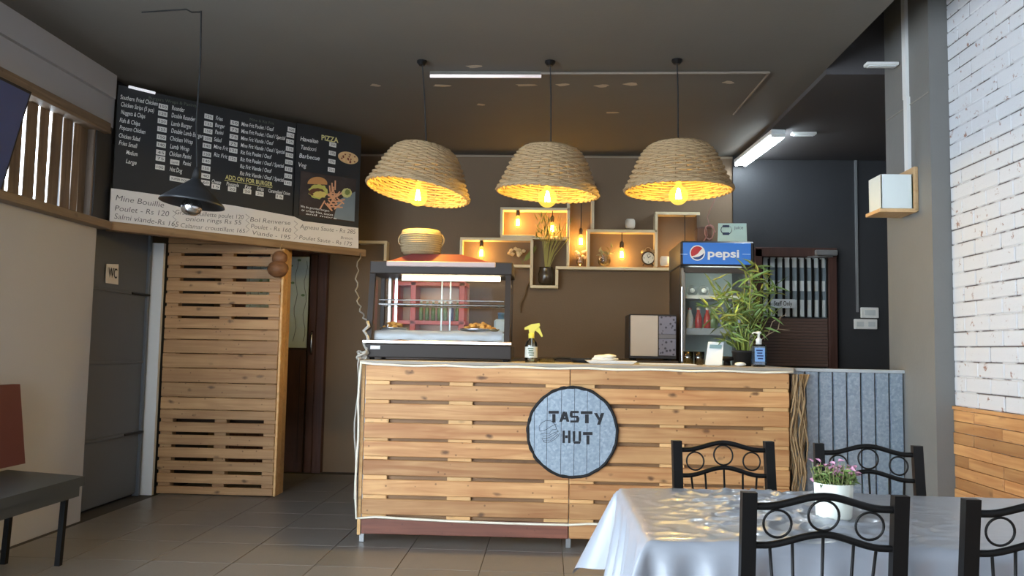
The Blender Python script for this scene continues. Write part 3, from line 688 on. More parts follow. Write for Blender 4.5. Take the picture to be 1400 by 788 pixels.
# ================================================================== CORRIDOR DOOR (left of the counter)
d2 = thing('door_2', None, None, (-2.5, YB-.04, 0)); struct(d2, 'brown corridor door with a tall frosted pane', 'door')
DX1 = -2.235; DX0 = DX1-.80
yd = YB-.05
gz0, gz1 = 1.18, 2.06
B().box((DX0+.05, yd, 1.04), (.10, .04, 2.08), bev=.004).build('stile', M_brown, d2)
B().box((DX1-.035, yd, 1.04), (.07, .04, 2.08), bev=.004).build('stile', M_brown, d2)
B().box(((DX0+DX1)/2, yd, .58), (.62, .036, 1.16), bev=.004).build('lower_panel', M_brown, d2)
for i in range(5): B().box((DX0+.16+.125*i, yd-.02, .6), (.012, .008, 1.0)).build('panel_groove', mat('groove_dark', srgb(58, 38, 34), .7), d2)
B().box(((DX0+DX1)/2, yd, 2.075), (.62, .04, .02)).build('top_rail', M_brown, d2)
B().box(((DX0+DX1)/2, yd, 1.62), (.62, .012, .88)).build('frosted_pane', mat('frosted_glass', srgb(206, 224, 224), .35, var=.12, scale=6, coat=.2), d2)
b = B()
for i in range(7):
    x = DX0+.14+.09*i; b.tube([(x+.014*sin(k*1.3+i), yd-.008, gz0+.06+(gz1-gz0-.1)*k/12) for k in range(13)], .003, 4)
b.build('vine_print', mat('vine_print', srgb(96, 120, 118), .5), d2)
b = B()
for i in range(14):
    x, z = random.uniform(DX0+.14, DX1-.1), random.uniform(1.65, 2.03)
    b.prism([(x+.02*cos(k*1.05), yd-.008, z+.013*sin(k*1.05)) for k in range(6)], (0, -.001, 0))
b.build('leaf_print', mat('leaf_print', srgb(110, 150, 120), .5), d2)
B().tube([(DX1-.03, yd-.03, 1.12), (DX1-.03, yd-.05, 1.16), (DX1-.03, yd-.05, 1.30), (DX1-.03, yd-.03, 1.34)], .010, 8).build('handle', M_chrome, d2, True)
B().box((DX1+.05, YB-.04, 1.075), (.09, .08, 2.15), bev=.004).build('door_frame', M_brown, d2)
B().box(((DX0+DX1)/2, YB-.04, 2.12), (.9, .08, .07), bev=.004).build('door_frame', M_brown, d2)
# plastic bag on the floor by the corridor
b = B(); bgc = onZ(478, 640, .0)
for i in range(5): b.ball((bgc.x+.03*sin(i*2), bgc.y-.05, .06+.05*i), .075-.009*i, (1, .8, 1.0), 2, .5)
b.tube([(bgc.x, bgc.y-.05, .24), (bgc.x+.03, bgc.y-.05, .33)], [.03, .012], 6)
tag(b.build('plastic_bag', mat('pale_bag', srgb(130, 126, 120), .4), None, True), 'crumpled pale plastic bag on the floor beside the corridor door', 'bag')
# ================================================================== KITCHEN DOOR (right)
d3 = thing('door_3', None, None, (2.3, YB-.06, 0)); struct(d3, 'brown framed kitchen door with barred glass and Staff Only notice', 'door')
kx0, kx1, kz = 1.93, 2.69, 2.19; yk = YB-.05
for x in (kx0+.03, kx1-.04): B().box((x, yk, kz/2), (.075, .07, kz), bev=.004).build('door_frame', M_brown, d3)
B().box(((kx0+kx1)/2, yk, kz-.03), (kx1-kx0, .07, .09), bev=.004).build('door_head', M_brown, d3)
ix0, ix1 = kx0+.07, kx1-.08
B().box(((ix0+ix1)/2, yk+.02, .50), (ix1-ix0, .03, 1.0)).build('lower_panel', M_brown, d3)
zt, zm_ = 2.10, onY(1100, 434, yk).z
B().box(((ix0+ix1)/2, yk+.026, (zt+zm_)/2), (ix1-ix0, .006, zt-zm_)).build('glass_pane', mat('pale_pane', srgb(128, 140, 148), .25, var=.15, scale=5, coat=.3), d3)
for r, (a, b) in enumerate(((352, 366), (384, 398), (410, 433))):
    z1, z0 = onY(1100, a, yk).z, onY(1100, b, yk).z
    for i in range(9):
        x = ix0+.012+(ix1-ix0-.02)*(i+.5)/9
        board('pale_square', (.048, .004, round(z1-z0, 3)), (x, yk+.019, (z0+z1)/2), mat('pale_square', srgb(206, 212, 212), .3, vary=.1), d3, bev=.001)
for i in range(10):
    x = ix0+(ix1-ix0)*i/9.0
    B().box((x, yk+.004, (zt+zm_)/2), (.022, .016, zt-zm_), bev=.002).build('bar', M_black, d3)
for i in range(16):
    z = 1.09+(zm_-1.10)*(i+.5)/16
    board('ribbed_slat', (ix1-ix0, .016, (zm_-1.10)/16-.003), ((ix0+ix1)/2, yk+.012, z), mat('glossy_brown_slat', srgb(110, 90, 82), .2, coat=.5, var=.05), d3, bev=.003)
a, b_, c_, d_ = [onY(*p, yk-.012) for p in ((1056, 409), (1087, 409.5), (1087, 421.5), (1056, 421))]
ss = thing('staff_only_notice', 'white Staff Only notice on the barred kitchen door', 'sign', (2.2, yk-.012, d_.z))
B().prism([a, b_, c_, d_], (0, -.003, 0)).build('plate', mat('notice_pale', srgb(214, 220, 224), .5), ss)
lettering('letters', [('Staff Only', onY(1058, 418, yk-.016), onY(1083, 418.3, yk-.016), .045)], M_ink, ss, n=nF, offset=.008)
cl = thing('door_closer', 'grey door closer at the top of the kitchen door', 'door closer', (2.6, yk-.06, 2.15))
B().box((2.58, yk-.06, 2.155), (.20, .05, .05), bev=.006).build('body', mat('grey_steel', srgb(150, 150, 150), .4, metal=.6), cl)
B().tube([(2.50, yk-.07, 2.125), (2.4, yk-.09, 2.11), (2.64, yk-.06, 2.12)], .008, 6).build('arm', mat('grey_steel', srgb(150, 150, 150), .4), cl)
# switches and conduit on the dark wall
yw_ = YB-.02
p = onY(1172, 430, yw_); B1 = B(); B1.box((p.x, yw_-.008, (p.z+CZ)/2), (.022, .016, CZ-p.z-.04))
tag(B1.build('conduit', mat('pale_conduit', srgb(120, 122, 124), .5)), 'thin pale conduit running down the dark wall to the switches', 'conduit')
for nm, lb, x0, x1, y0, y1, n in (('switch_box', 'upper blank white box on the dark wall', 1176, 1200, 421, 435, 1), ('switch_box', 'lower double white switch on the dark wall', 1167, 1198, 437, 450, 2)):
    a, b_ = onY(x0, y1, yw_), onY(x1, y0, yw_); w = b_.x-a.x; h = b_.z-a.z
    t = thing(nm, lb, 'switch', (a.x+w/2, yw_-.02, a.z))
    B().box((a.x+w/2, yw_-.014, a.z+h/2), (w, .028, h), bev=.005).build('box', M_wht, t)
    for i in range(n): B().box((a.x+w*(i+.5)/n, yw_-.030, a.z+h/2), (w/n*.6, .006, h*.5), bev=.002).build('rocker' if n > 1 else 'cover', mat('switch_grey', srgb(196, 200, 200), .4), t)
# ================================================================== WALL LAMP AND CONDUIT ON PILLAR
PX = 2.19
wlm = thing('wall_lamp', 'square white glass wall lamp on a pale wooden bracket', 'wall lamp', (PX, 4.95, 2.05))
yl0, yl1 = 4.86, 5.06; M_birch = wood('birch', srgb(226, 192, 146), srgb(196, 156, 108), .1, axis=1)
B().box((PX-.012, 5.04, 2.20), (.024, .22, .27), bev=.003).build('back_plate', M_birch, wlm)
B().box((PX-.12, 5.04, 2.07), (.22, .22, .022), bev=.003).build('tray', M_birch, wlm)
sh = B()
x0, x1, z0, z1 = PX-.21, PX-.03, 2.083, 2.29
for (xa, ya, xb, yb) in ((x0, 4.95, x1, 4.95), (x0, 5.13, x1, 5.13), (x0, 4.95, x0, 5.13), (x1, 4.95, x1, 5.13)):
    sh.box(((xa+xb)/2, (ya+yb)/2, (z0+z1)/2), (abs(xb-xa)+.006, abs(yb-ya)+.006, z1-z0))
sh.build('shade', mat('opal_glass', srgb(222, 230, 228), .25, var=.02), wlm)
b = B(); b.box((PX-.010, 5.045, 2.56), (.02, .05, .46)); b.box((PX-.010, 5.055, 3.185), (.02, .05, .80))
tag(b.build('cable_trunking', M_wht), 'white cable trunking running down the grey pillar to the wall lamp', 'trunking')
slab('trim_7', PX-.004, PX, 4.77, 5.38, 2.735, 2.742, mat('pale_crack', srgb(140, 136, 128), .8), 'fine pale crack line across the pillar', 'trim')

# pale scuffs where paint has come off the ceiling
for i, (px, py) in enumerate(((513, 116.5), (603, 117), (718, 116.5), (769, 116), (823, 117.5), (863, 115), (996, 112.5), (657, 143), (836, 154), (648, 91))):
    q = onZ(px, py, CZ-.0005); b = B(); rx = (.035, .06, .07, .045, .05, .05, .04, .03, .05, .05)[i]
    b.prism([q+Vector((rx*cos(t)*(1+.3*sin(3*t+i)), .028*sin(t)*(1+.3*sin(2*t+i)), 0)) for t in [2*pi*k/12 for k in range(12)]], (0, 0, -.001)); b.build('paint_scuff', mat('bare_plaster', srgb(176, 160, 138), .8), ceiling)
# ================================================================== LIGHTS ON THE CEILING
tl = thing('tube_light', 'slim pale tube light on the ceiling behind the left pendants', 'tube light', (-.46, 5.57, CZ-.04))
a, b_ = onZ(588, 104, CZ-.03), onZ(740, 104, CZ-.03)
B().box(((a.x+b_.x)/2, a.y, CZ-.009), (b_.x-a.x, .03, .018)).build('base', M_ceil, tl)
B().tube([(a.x, a.y, CZ-.03), (b_.x, a.y, CZ-.03)], .012, 10).build('tube', emis('dim_tube_glow', (1, .88, .88, 1), .18), tl, True)
b = B(); e = onZ(1053, 98, CZ-.01)
b.tube([(b_.x, a.y, CZ-.010), (e.x, a.y-.03, CZ-.010)], .010, 6); b.tube([(e.x, a.y-.03, CZ-.010), (e.x-.02, 6.4, CZ-.010)], .008, 6)
tag(b.build('ceiling_conduit', mat('brown_conduit', srgb(120, 108, 96), .6)), 'thin conduit crossing the ceiling towards the bright batten', 'conduit')
bt = thing('batten_light', 'bright white fluorescent batten on the ceiling beside the right pendant', 'batten light', (1.82, 7.2, CZ-.1))
pa, pb = Vector((1.865, 6.72, CZ-.035)), Vector((1.80, 7.80, CZ-.035)); dd = (pb-pa).normalized(); rz = atan2(dd.y, dd.x)-pi/2
cc = (pa+pb)/2
link('housing', B().box((0, 0, 0), (.12, (pb-pa).length, .04), bev=.006).mesh('housing'), mat('batten_white', srgb(226, 230, 232), .4), bt, loc=(cc.x, cc.y, CZ-.06), rot=(0, 0, rz))
B().tube([pa+Vector((.04, .03, -.062)), pb+Vector((.04, -.03, -.062))], .016, 10).build('tube', emis('batten_glow', (.82, .93, 1, 1), 34), bt, True)
B().tube([pa+Vector((-.04, .03, -.062)), pb+Vector((-.04, -.03, -.062))], .016, 10).build('tube', emis('batten_glow2', (.82, .93, 1, 1), 10), bt, True)
for p in (pa, pb): B().box((p.x, p.y+(.02 if p is pa else -.02), CZ-.085), (.11, .03, .035), bev=.004).build('end_cap', M_wht, bt)
for px, py, lb in ((1196, 88.5, 'small pale ceiling fitting just left of the pillar top'), (1092, 183, 'small pale ceiling fitting at the end of the bright batten')):
    p = onZ(px, py, CZ-.045); t = thing('ceiling_fitting', lb, 'ceiling light', (p.x, p.y, CZ-.06))
    B().box((p.x+.04, p.y, CZ-.045), (.20, .06, .02), bev=.003).build('body', M_wht, t)
    B().box((p.x+.04, p.y, CZ-.058), (.17, .04, .008), bev=.002).build('diffuser', mat('dull_diffuser', srgb(210, 214, 216), .4), t)
# ================================================================== WICKER PENDANTS
M_wick = mat('wicker_cane', srgb(160, 134, 98), .7, var=.25, scale=25, bump=.2, bscale=90)
def bulbmat():
    m = bpy.data.materials.new('amber_bulb_glass'); m.use_nodes = True; nt = m.node_tree; nt.nodes.clear()
    o = N(nt, 'ShaderNodeOutputMaterial'); ad = N(nt, 'ShaderNodeAddShader'); t = N(nt, 'ShaderNodeBsdfTransparent'); e = N(nt, 'ShaderNodeEmission')
    t.inputs[0].default_value = (1, .93, .75, 1); e.inputs[0].default_value = (1, .62, .08, 1); e.inputs[1].default_value = .32
    nt.links.new(t.outputs[0], ad.inputs[0]); nt.links.new(e.outputs[0], ad.inputs[1]); nt.links.new(ad.outputs[0], o.inputs[0]); return m
M_bulbglass = bulbmat()
M_fil = emis('filament_glow', (1, .66, .22, 1), 40)
def pendant(loc, ceil, tilt, label, power, D):
    R = Matrix.Rotation(tilt[1], 3, 'Y') @ Matrix.Rotation(tilt[0], 3, 'X')
    c = Vector(loc)                                  # centre of the rim
    t = thing('wicker_pendant', label, 'pendant lamp', loc, group='wicker pendants over the counter')
    H = .31; prof = [(0, .30), (.06, .302), (.12, .30), (.165, .285), (.195, .26), (.222, .22), (.248, .17), (.272, .11), (.298, .05), (.322, .0)]
    k = D/2/.322
    def rad(u):
        i = min(int(u*(len(prof)-1)), len(prof)-2); f = u*(len(prof)-1)-i
        return (prof[i][0]*(1-f)+prof[i+1][0]*f)*k, prof[i][1]*(1-f)+prof[i+1][1]*f
    # strands, row by row from the crown to the rim
    b = B(); nr = 29; M = 44
    for r in range(nr):
        u = .16+.83*r/(nr-1); rr, z = rad(u)
        pts = []
        for j in range(M*2):
            a = 2*pi*j/(M*2); w = .009*cos(14*a+r*pi)
            w += .003*noise.noise(Vector((r*3.1, j*.3, D*7)))
            pts.append(c+R @ Vector(((rr+w)*cos(a), (rr+w)*sin(a), z+.003*noise.noise(Vector((j*.35, r, 2))))))
        b.tube(pts, .0082, 6, closed=True, sq=1.25)
    o = b.build('woven_strands', M_wick, t, True); o['kind'] = 'stuff'
    b = B(); nrib = 28
    for i in range(nrib):
        a = 2*pi*i/nrib; pts = []
        for q in range(13):
            rr, z = rad(.08+.92*q/12); pts.append(c+R @ Vector((rr*cos(a), rr*sin(a), z)))
        b.tube(pts, .006, 5)
    b.build('rib_frame', M_wick, t, True)
    for q in range(2):
        pts = []
        for j in range(90):
            a = 2*pi*j/90; ph = a*22+q*pi; pts.append(c+R @ Vector(((D/2+.006*cos(ph))*cos(a), (D/2+.006*cos(ph))*sin(a), .002+.008*sin(ph))))
        B().tube(pts, .0085, 6, closed=True).build('braided_rim', M_wick, t, True)
    B().lathe([(0, .303), (.05*k, .306), (.075*k, .300), (.07*k, .292), (0, .296)], 20, c, R).build('crown_disc', M_wick, t, True)
    # cord, socket, bulb
    top = c+R @ Vector((0, 0, .30)); cp = Vector(ceil); sk = Vector((c.x, c.y, c.z+.085))
    B().tube([cp, cp*.6+top*.4+Vector((.004, 0, 0)), top, sk+Vector((0, 0, .06))], .0045, 6).build('cord', M_blackm, t)
    B().lathe([(0, 0), (.035, 0), (.035, -.012), (.02, -.03), (0, -.03)], 16, cp).build('ceiling_rose', M_black, t)
    B().lathe([(0, .065), (.018, .065), (.024, .05), (.024, .0), (.017, -.015), (0, -.015)], 16, sk).build('socket', M_black, t, True)
    bc_ = sk+Vector((0, 0, -.118)); br = .062
    bu = B().lathe([(.016, .10), (.018, .07), (.03, .054)]+[(br*sin(x), br*cos(x)) for x in [.7+(pi-.7)*i/11 for i in range(11)]]+[(0, -br)], 24, bc_).build('globe_bulb', M_bulbglass, t, True)
    f = B(); 
    for q in range(5): f.tube([bc_+Vector((.016*cos(q*1.26), .016*sin(q*1.26), -.022)), bc_+Vector((.011*cos(q*1.26+.3), .011*sin(q*1.26+.3), .012)), bc_+Vector((.004*cos(q), .004*sin(q), .045))], .005, 5)
    f.build('filament', M_fil, bu)
    ld = bpy.data.lights.new('bulb_light', 'POINT'); ld.energy = power; ld.color = (1, .70, .15); ld.shadow_soft_size = .02
    lo = bpy.data.objects.new('bulb_light', ld); COL.objects.link(lo); lo.location = bc_; lo.parent = t; lo.matrix_parent_inverse = PMAT[t].inverted()
PW = 30
pendant((-.866, 5.25, 2.215), (-.862, 5.25, CZ), (radians(-4.5), radians(8.5)), 'left wicker dome pendant hanging crooked over the food warmer', PW, .665)
pendant((-.022, 5.25, 2.215), (-.018, 5.25, CZ), (radians(1), radians(3.5)), 'middle wicker dome pendant of the three over the counter', PW, .65)
pendant((.815, 5.22, 2.235), (.803, 5.22, CZ), (radians(0), radians(-.5)), 'right wicker dome pendant nearest the drinks cooler', PW, .675)
# ================================================================== BLACK CONE LAMP
kx = onZ(275, 15, CZ); ky = kx.y
cr = onY(271.5, 279.5, ky)
kl = thing('cone_pendant', 'black cone pendant with a silver bulb in front of the menu board', 'pendant lamp', (kx.x, ky, cr.z-.05))
kc = Vector((kx.x, ky, cr.z)); Rk = Matrix.Rotation(radians(5), 3, 'Y') @ Matrix.Rotation(radians(-3), 3, 'X')
M_cone = mat('cone_black_enamel', srgb(40, 42, 46), .4, var=.08)
B().lathe([(0, .155), (.022, .15), (.03, .135), (.10, .075), (.172, .012), (.176, 0), (.170, .0), (.098, .068), (.02, .13), (0, .132)], 40, kc, Rk).build('shade', M_cone, kl, True)
B().lathe([(0, .21), (.014, .21), (.02, .19), (.024, .145), (0, .145)], 16, kc, Rk).build('cap', M_blackm, kl, True)
bu = B().lathe([(.02, .06), (.035, .035), (.052, .005), (.058, -.02), (.05, -.045), (.03, -.06), (0, -.064)], 24, kc, Rk).build('silver_bulb', M_chrome, kl, True)
B().tube([Vector((kx.x, ky, CZ)), Vector((kx.x+.01, ky, CZ-.3)), kc+Vector((.004, 0, .45)), kc+Rk @ Vector((0, 0, .2))], .005, 6).build('cord', M_blackm, kl)
h_ = onZ(255, 13, CZ-.004)
B().tube([(kx.x-.35, ky+.01, CZ-.004), h_, (h_.x+.03, h_.y, CZ-.02), (kx.x, ky, CZ-.006)], .004, 5).build('ceiling_lead', M_blackm, kl)
# ================================================================== WALL SHELF OF STEPPED BOXES
gs = thing('stepped_wall_shelf', 'stepped cream wooden outline shelf on the brown wall', 'wall shelf', (.2, YB-.06, 1.7))
YS = YB-.12; SD = .12
def strip(p0, p1, name='shelf_strip', m=None):
    a, b = onY(*p0, YS), onY(*p1, YS); w = .028
    if abs(p1[0]-p0[0]) > abs(p1[1]-p0[1]):
        z = (a.z+b.z)/2; B().box(((a.x+b.x)/2, YS+SD/2, z), (abs(b.x-a.x)+w, SD, w), bev=.003).build(name, m or M_cream, gs)
    else:
        x = (a.x+b.x)/2; B().box((x, YS+SD/2, (a.z+b.z)/2), (w, SD, abs(b.z-a.z)-w), bev=.003).build(name, m or M_cream, gs)
for p0, p1 in (((631, 326), (726, 328)), ((630.5, 326), (630, 372)), ((630, 372), (700, 372.5)), ((686, 285), (777, 286.5)), ((686, 285), (685.5, 323)), ((686, 323), (729, 323.6)), ((730, 325.5), (777, 325.5)),
               ((777.5, 250), (776.5, 366)), ((811, 246), (810, 315)), ((727, 326), (726.5, 392)), ((704, 364), (726, 364)), ((727, 392), (761, 392.5)), ((761, 392), (761.5, 366.5)), ((761.5, 366.5), (928, 368)),
               ((804, 315), (897, 317)), ((804.5, 315), (804, 367)), ((897.5, 291.5), (897, 367)), ((898, 291.5), (955, 292.5))): strip(p0, p1)
strip((955, 292), (954, 368), 'shelf_strip', mat('shaded_strip_paint', srgb(96, 80, 64), .7))  # unlit strip: its shade is put into a darker copy of the cream
gs2 = thing('corner_wall_shelf', 'short cream shelf angle on the wall left of the food warmer', 'wall shelf', (-1.8, YB-.06, 1.9))
a, b_ = onY(492, 331, YS), onY(527, 331, YS); c_ = onY(527, 372, YS)
B().box(((a.x+b_.x)/2, YS+.06, a.z), (b_.x-a.x+.03, .12, .028), bev=.003).build('shelf_strip', M_cream, gs2)
B().box((b_.x, YS+.06, (a.z+c_.z)/2-.014), (.028, .12, a.z-c_.z), bev=.003).build('shelf_strip', M_cream, gs2)
# small filament bulbs hanging on the wall
def edison(px, py, topy, label, power=2.4):
    c = onY(px, py, YS+.02); zt = onY(px, topy, YS+.02).z
    t = thing('filament_bulb', label, 'light bulb', (c.x, c.y, c.z-.07), group='filament bulbs on the wall shelf')
    B().tube([(c.x, c.y, c.z+.10), (c.x+.002, c.y, (c.z+zt)/2), (c.x, c.y, zt)], .004, 6).build('cord', M_blackm, t)
    B().lathe([(0, .125), (.012, .125), (.019, .11), (.019, .07), (.014, .06), (0, .06)], 14, c).build('socket', mat('bronze_socket', srgb(86, 66, 44), .4, metal=.4), t, True)
    bu = B().lathe([(.013, .065), (.018, .045), (.03, .01), (.033, -.012), (.028, -.035), (.015, -.052), (0, -.056)], 18, c).build('bulb_glass', M_bulbglass, t, True)
    f = B()
    for q in range(4): f.tube([c+Vector((.011*cos(q*1.57), .011*sin(q*1.57), -.03)), c+Vector((.008*cos(q*1.57+.4), .008*sin(q*1.57+.4), .03))], .0045, 5)
    f.build('filament', M_fil, bu)
    ld = bpy.data.lights.new('bulb_light', 'POINT'); ld.energy = power; ld.color = (1, .60, .20); ld.shadow_soft_size = .02
    lo = bpy.data.objects.new('bulb_light', ld); COL.objects.link(lo); lo.location = c; lo.parent = t; lo.matrix_parent_inverse = PMAT[t].inverted()
edison(708, 304, 287, 'filament bulb in the left half of the top shelf box')
edison(755, 313, 288, 'filament bulb hanging behind the tall grass in the top shelf box')
edison(658, 346, 329, 'filament bulb in the shelf box above the food warmer')
edison(794, 330, 262, 'filament bulb hanging between the two shelf boxes')
edison(850, 348, 318, 'filament bulb beside the alarm clock')
edison(936, 352, 294, 'filament bulb half hidden behind the drinks cooler')
# ------------------------------------------------------------------ things on the shelf
def shelf_at(px, py, d=.05): return onY(px, py, YS+d)
random.seed(21)
def bunch(t, base, n, h, spread, mleaf, mstem, lw=.012, ll=.07, name='leaf', droop=.3, per=5):
    stems = B(); shape = B()
    shape.bm.free(); 
    lm = leaf_mesh(lw, ll)
    for i in range(n):
        a = random.uniform(0, 6.28); s = spread*random.uniform(.3, 1); hh = h*random.uniform(.65, 1)
        tip = base+Vector((s*cos(a), s*sin(a)*.35, hh)); mid = base*.5+tip*.5+Vector((-.1*s*cos(a), 0, .06*hh))
        stems.tube([base, mid, tip], .0022, 4)
        for k in range(per):
            f = random.uniform(.5, 1); p = base.lerp(tip, f)
            link(name, lm, mleaf, t, loc=p, rot=(random.uniform(-.9, .9), random.uniform(-1.3, -.1)*1, random.uniform(0, 6.28)))
    stems.build('stems', mstem, t)
LMC = {}
def leaf_mesh(w, l):
    k = (round(w, 4), round(l, 4))
    if k not in LMC:
        b = B(); v = [b.bm.verts.new(q) for q in ((0, 0, 0), (l*.3, w*.5, .004), (l*.3, 0, -.002), (l*.3, -w*.5, .004), (l*.65, w*.38, .0), (l*.65, 0, -.006), (l*.65, -w*.38, .0), (l, 0, -.012))]
        for f in ((0, 2, 1), (0, 3, 2), (1, 2, 5, 4), (2, 3, 6, 5), (4, 5, 7), (5, 6, 7)): b.bm.faces.new([v[i] for i in f])
        LMC[k] = b.mesh('leaf', True, False)
    return LMC[k]
M_green = mat('dull_green', srgb(120, 128, 60), .6, vary=.3); M_stem = mat('stem_green', srgb(110, 112, 60), .7)
p = shelf_at(746, 391.5); v = thing('tall_vase', 'dark glass vase of tall dry grass in the low shelf notch', 'vase', (p.x, p.y, p.z))
B().lathe([(0, .015), (.055, .015), (.072, .04), (.074, .12), (.06, .165), (.066, .18), (.058, .178), (.052, .16), (.066, .12), (.064, .045), (0, .03)], 24, p).build('vase_body', mat('dark_vase', srgb(70, 58, 44), .25, coat=.4), v, True)
gr = B()
for i in range(26):
    a = random.uniform(0, 6.28); s = random.uniform(.02, .16); h = random.uniform(.36, .60)
    x = s*cos(a) if i < 18 else random.uniform(.10, .26); q = p+Vector((0, 0, .1))
    gr.tube([q, q+Vector((x*.35, -.05+.1*s*sin(a), h*.5)), q+Vector((x, -.10+.2*s*sin(a), h))], [.004, .004, .002], 4)
gr.build('grass_stems', mat('dry_grass', srgb(176, 164, 92), .7), v)
for i in range(40):
    a = random.uniform(-1, 1); z = random.uniform(.30, .56); q = p+Vector((.10*a+(.05 if i % 3 else .14), random.uniform(-.13, -.07), z+.04))
    if i < 22: q = p+Vector((-.03+.06*a, random.uniform(-.14, -.08), random.uniform(.40, .64)))
    link('leaf', leaf_mesh(.014, .085), M_green, v, loc=q, rot=(random.uniform(-.6, .6), random.uniform(-1.5, -.7), random.uniform(0, 6.28)))
p = shelf_at(793, 365); v = thing('flower_vase', 'small glass vase of pale flowers under a filament bulb', 'vase', (p.x, p.y, p.z))
B().lathe([(0, .016), (.03, .016), (.036, .05), (.026, .085), (.03, .095)], 18, p).build('vase_body', glass('vase_glass', (.85, .85, .8, 1), .12), v, True)
fl = mat('cream_petal', srgb(226, 204, 160), .6, vary=.1)
for i in range(9): B().ball(p+Vector((random.uniform(-.055, .055), random.uniform(-.03, .03), random.uniform(.09, .15))), .022, (1, 1, .8), 1, .4).build('bloom', fl, v, True)
p = shelf_at(826, 365); v = thing('sprig_vase', 'clear bowl vase with curled leaf sprigs left of the alarm clock', 'vase', (p.x, p.y, p.z))
B().lathe([(0, .016), (.05, .016), (.062, .05), (.055, .10), (.058, .105)], 18, p).build('vase_body', glass('vase_glass', (.85, .85, .8, 1), .12), v, True)
bunch(v, p+Vector((0, 0, .03)), 7, .19, .12, mat('pale_sprig', srgb(176, 170, 130), .6, vary=.2), M_stem, .026, .06, per=2)
p = shelf_at(712, 352, .03); v = thing('white_blossom_spray', 'spray of pale blossoms with one long leaf beside the shelf box', 'flowers', (p.x, p.y, p.z-.02))
for i in range(11): B().ball(p+Vector((random.uniform(-.11, .03), random.uniform(-.03, .03), random.uniform(-.0, .09))), .024, (1, 1, .8), 1, .4).build('bloom', fl, v, True)
B().tube([p+Vector((-.06, 0, .05)), p+Vector((0, 0, .0)), p+Vector((.03, 0, -.08))], .004, 5).build('stem', M_stem, v)
for dx, rr in ((.05, -1.05), (.03, -.85)): link('leaf', leaf_mesh(.05, .19), M_green, v, loc=p+Vector((dx, -.02, -.04)), rot=(1.2, rr, .1))
p = onY(716, 385, YB-.02); v = B()
v.tube([p+Vector((.07, 0, .02)), p+Vector((.03, -.01, -.05)), p+Vector((.01, -.01, -.14)), p+Vector((-.03, -.01, -.22)), p+Vector((-.02, -.01, -.30))], [.006, .009, .007, .009, .005], 6)
tag(v.build('hanging_vine', mat('dry_vine', srgb(120, 96, 66), .8), None, True), 'dry brown vine hanging below the low shelf notch', 'vine')
# alarm clock
p = shelf_at(886, 365.5, .04); ck = thing('alarm_clock', 'twin bell alarm clock with a pale dial on the shelf', 'alarm clock', (p.x, p.y, p.z))
cc = p+Vector((0, 0, .085)); Rx = Matrix.Rotation(pi/2, 3, 'X')
B().lathe([(0, -.02), (.062, -.02), (.066, 0), (.062, .022), (.055, .022), (.053, .018), (0, .018)], 28, cc, Rx).build('case', mat('dark_bronze', srgb(70, 56, 42), .35, metal=.5), ck, True)
fc = B().lathe([(0, .0195), (.053, .0195)], 28, cc, Rx).build('dial', mat('dial_white', srgb(232, 226, 206), .5), ck)
B().tube([cc+Vector((0, -.022, 0)), cc+Vector((.022, -.022, .022))], .003, 4).tube([cc+Vector((0, -.022, 0)), cc+Vector((-.012, -.022, .03))], .003, 4).build('hands', M_ink, fc)
lettering('dial_marks', [('12', cc+Vector((-.012, -.021, .030)), cc+Vector((.012, -.021, .030)), .016), ('6', cc+Vector((-.005, -.021, -.046)), cc+Vector((.005, -.021, -.046)), .016), ('3', cc+Vector((.036, -.021, -.008)), cc+Vector((.046, -.021, -.008)), .016), ('9', cc+Vector((-.046, -.021, -.008)), cc+Vector((-.036, -.021, -.008)), .016)], M_ink, fc, n=nF, lift=0)
for s in (-1, 1):
    B().lathe([(.028, 0), (.026, .014), (.014, .024), (0, .027)], 16, cc+Vector((s*.04, 0, .058)), Matrix.Rotation(s*.6, 3, 'Y')).build('bell', mat('bell_metal', srgb(190, 170, 140), .3, metal=.6), ck, True)
    B().tube([cc+Vector((s*.035, 0, -.05)), cc+Vector((s*.05, 0, -.072))], .005, 6).build('leg', M_black, ck)
B().tube(arc(cc+Vector((0, 0, .075)), .028, 0, pi, 9), .004, 5).build('handle', mat('bell_metal', srgb(190, 170, 140), .3), ck, True)
# two small white cubes (rounded)
for px, py, lb in ((861.5, 314.5, 'small white rounded cup on top of the clock box'), (909, 365.5, 'small white rounded cup on the shelf next to the cooler')):
    p = shelf_at(px, py, .04)+Vector((0, 0, .014)); b = B().lathe([(0, 0), (.036, 0), (.046, .012), (.048, .05), (.045, .075), (.036, .088), (.030, .086), (.036, .07), (.038, .02), (0, .012)], 20, p)
    tag(b.build('white_cup', mat('cup_white', srgb(226, 218, 204), .5), None, True), lb, 'cup', 'white cups on the wall shelf')
# ================================================================== FOOD WARMER
wx0, wx1, wy0, wy1, wz0 = -1.175, -.235, 5.20, 5.66, WT
fw = thing('food_warmer', 'glass heated display cabinet on the left end of the counter', 'food warmer', ((wx0+wx1)/2, 5.43, WT))
M_fw = mat('warmer_dark_metal', srgb(48, 40, 35), .5, var=.08, spec=.3)
W = wx1-wx0; xm = (wx0+wx1)/2
zt = 1.765
for x in (wx0+.04, wx1-.04):
    for y in (wy0+.05, wy1-.05): B().lathe([(0, 0), (.018, 0), (.016, .014), (0, .014)], 12, (x, y, WT)).build('foot', M_blackm, fw)
B().box((xm, (wy0+wy1)/2, WT+.014+.045), (W, wy1-wy0, .09), bev=.006).build('base', M_fw, fw)
B().box((xm-.005, wy0-.006, WT+.115), (W+.015, .03, .022), bev=.004).build('chrome_strip', M_chrome, fw)
B().box((xm, (wy0+wy1)/2+.02, WT+.115), (W-.02, wy1-wy0-.04, .02)).build('deck', M_chrome, fw)
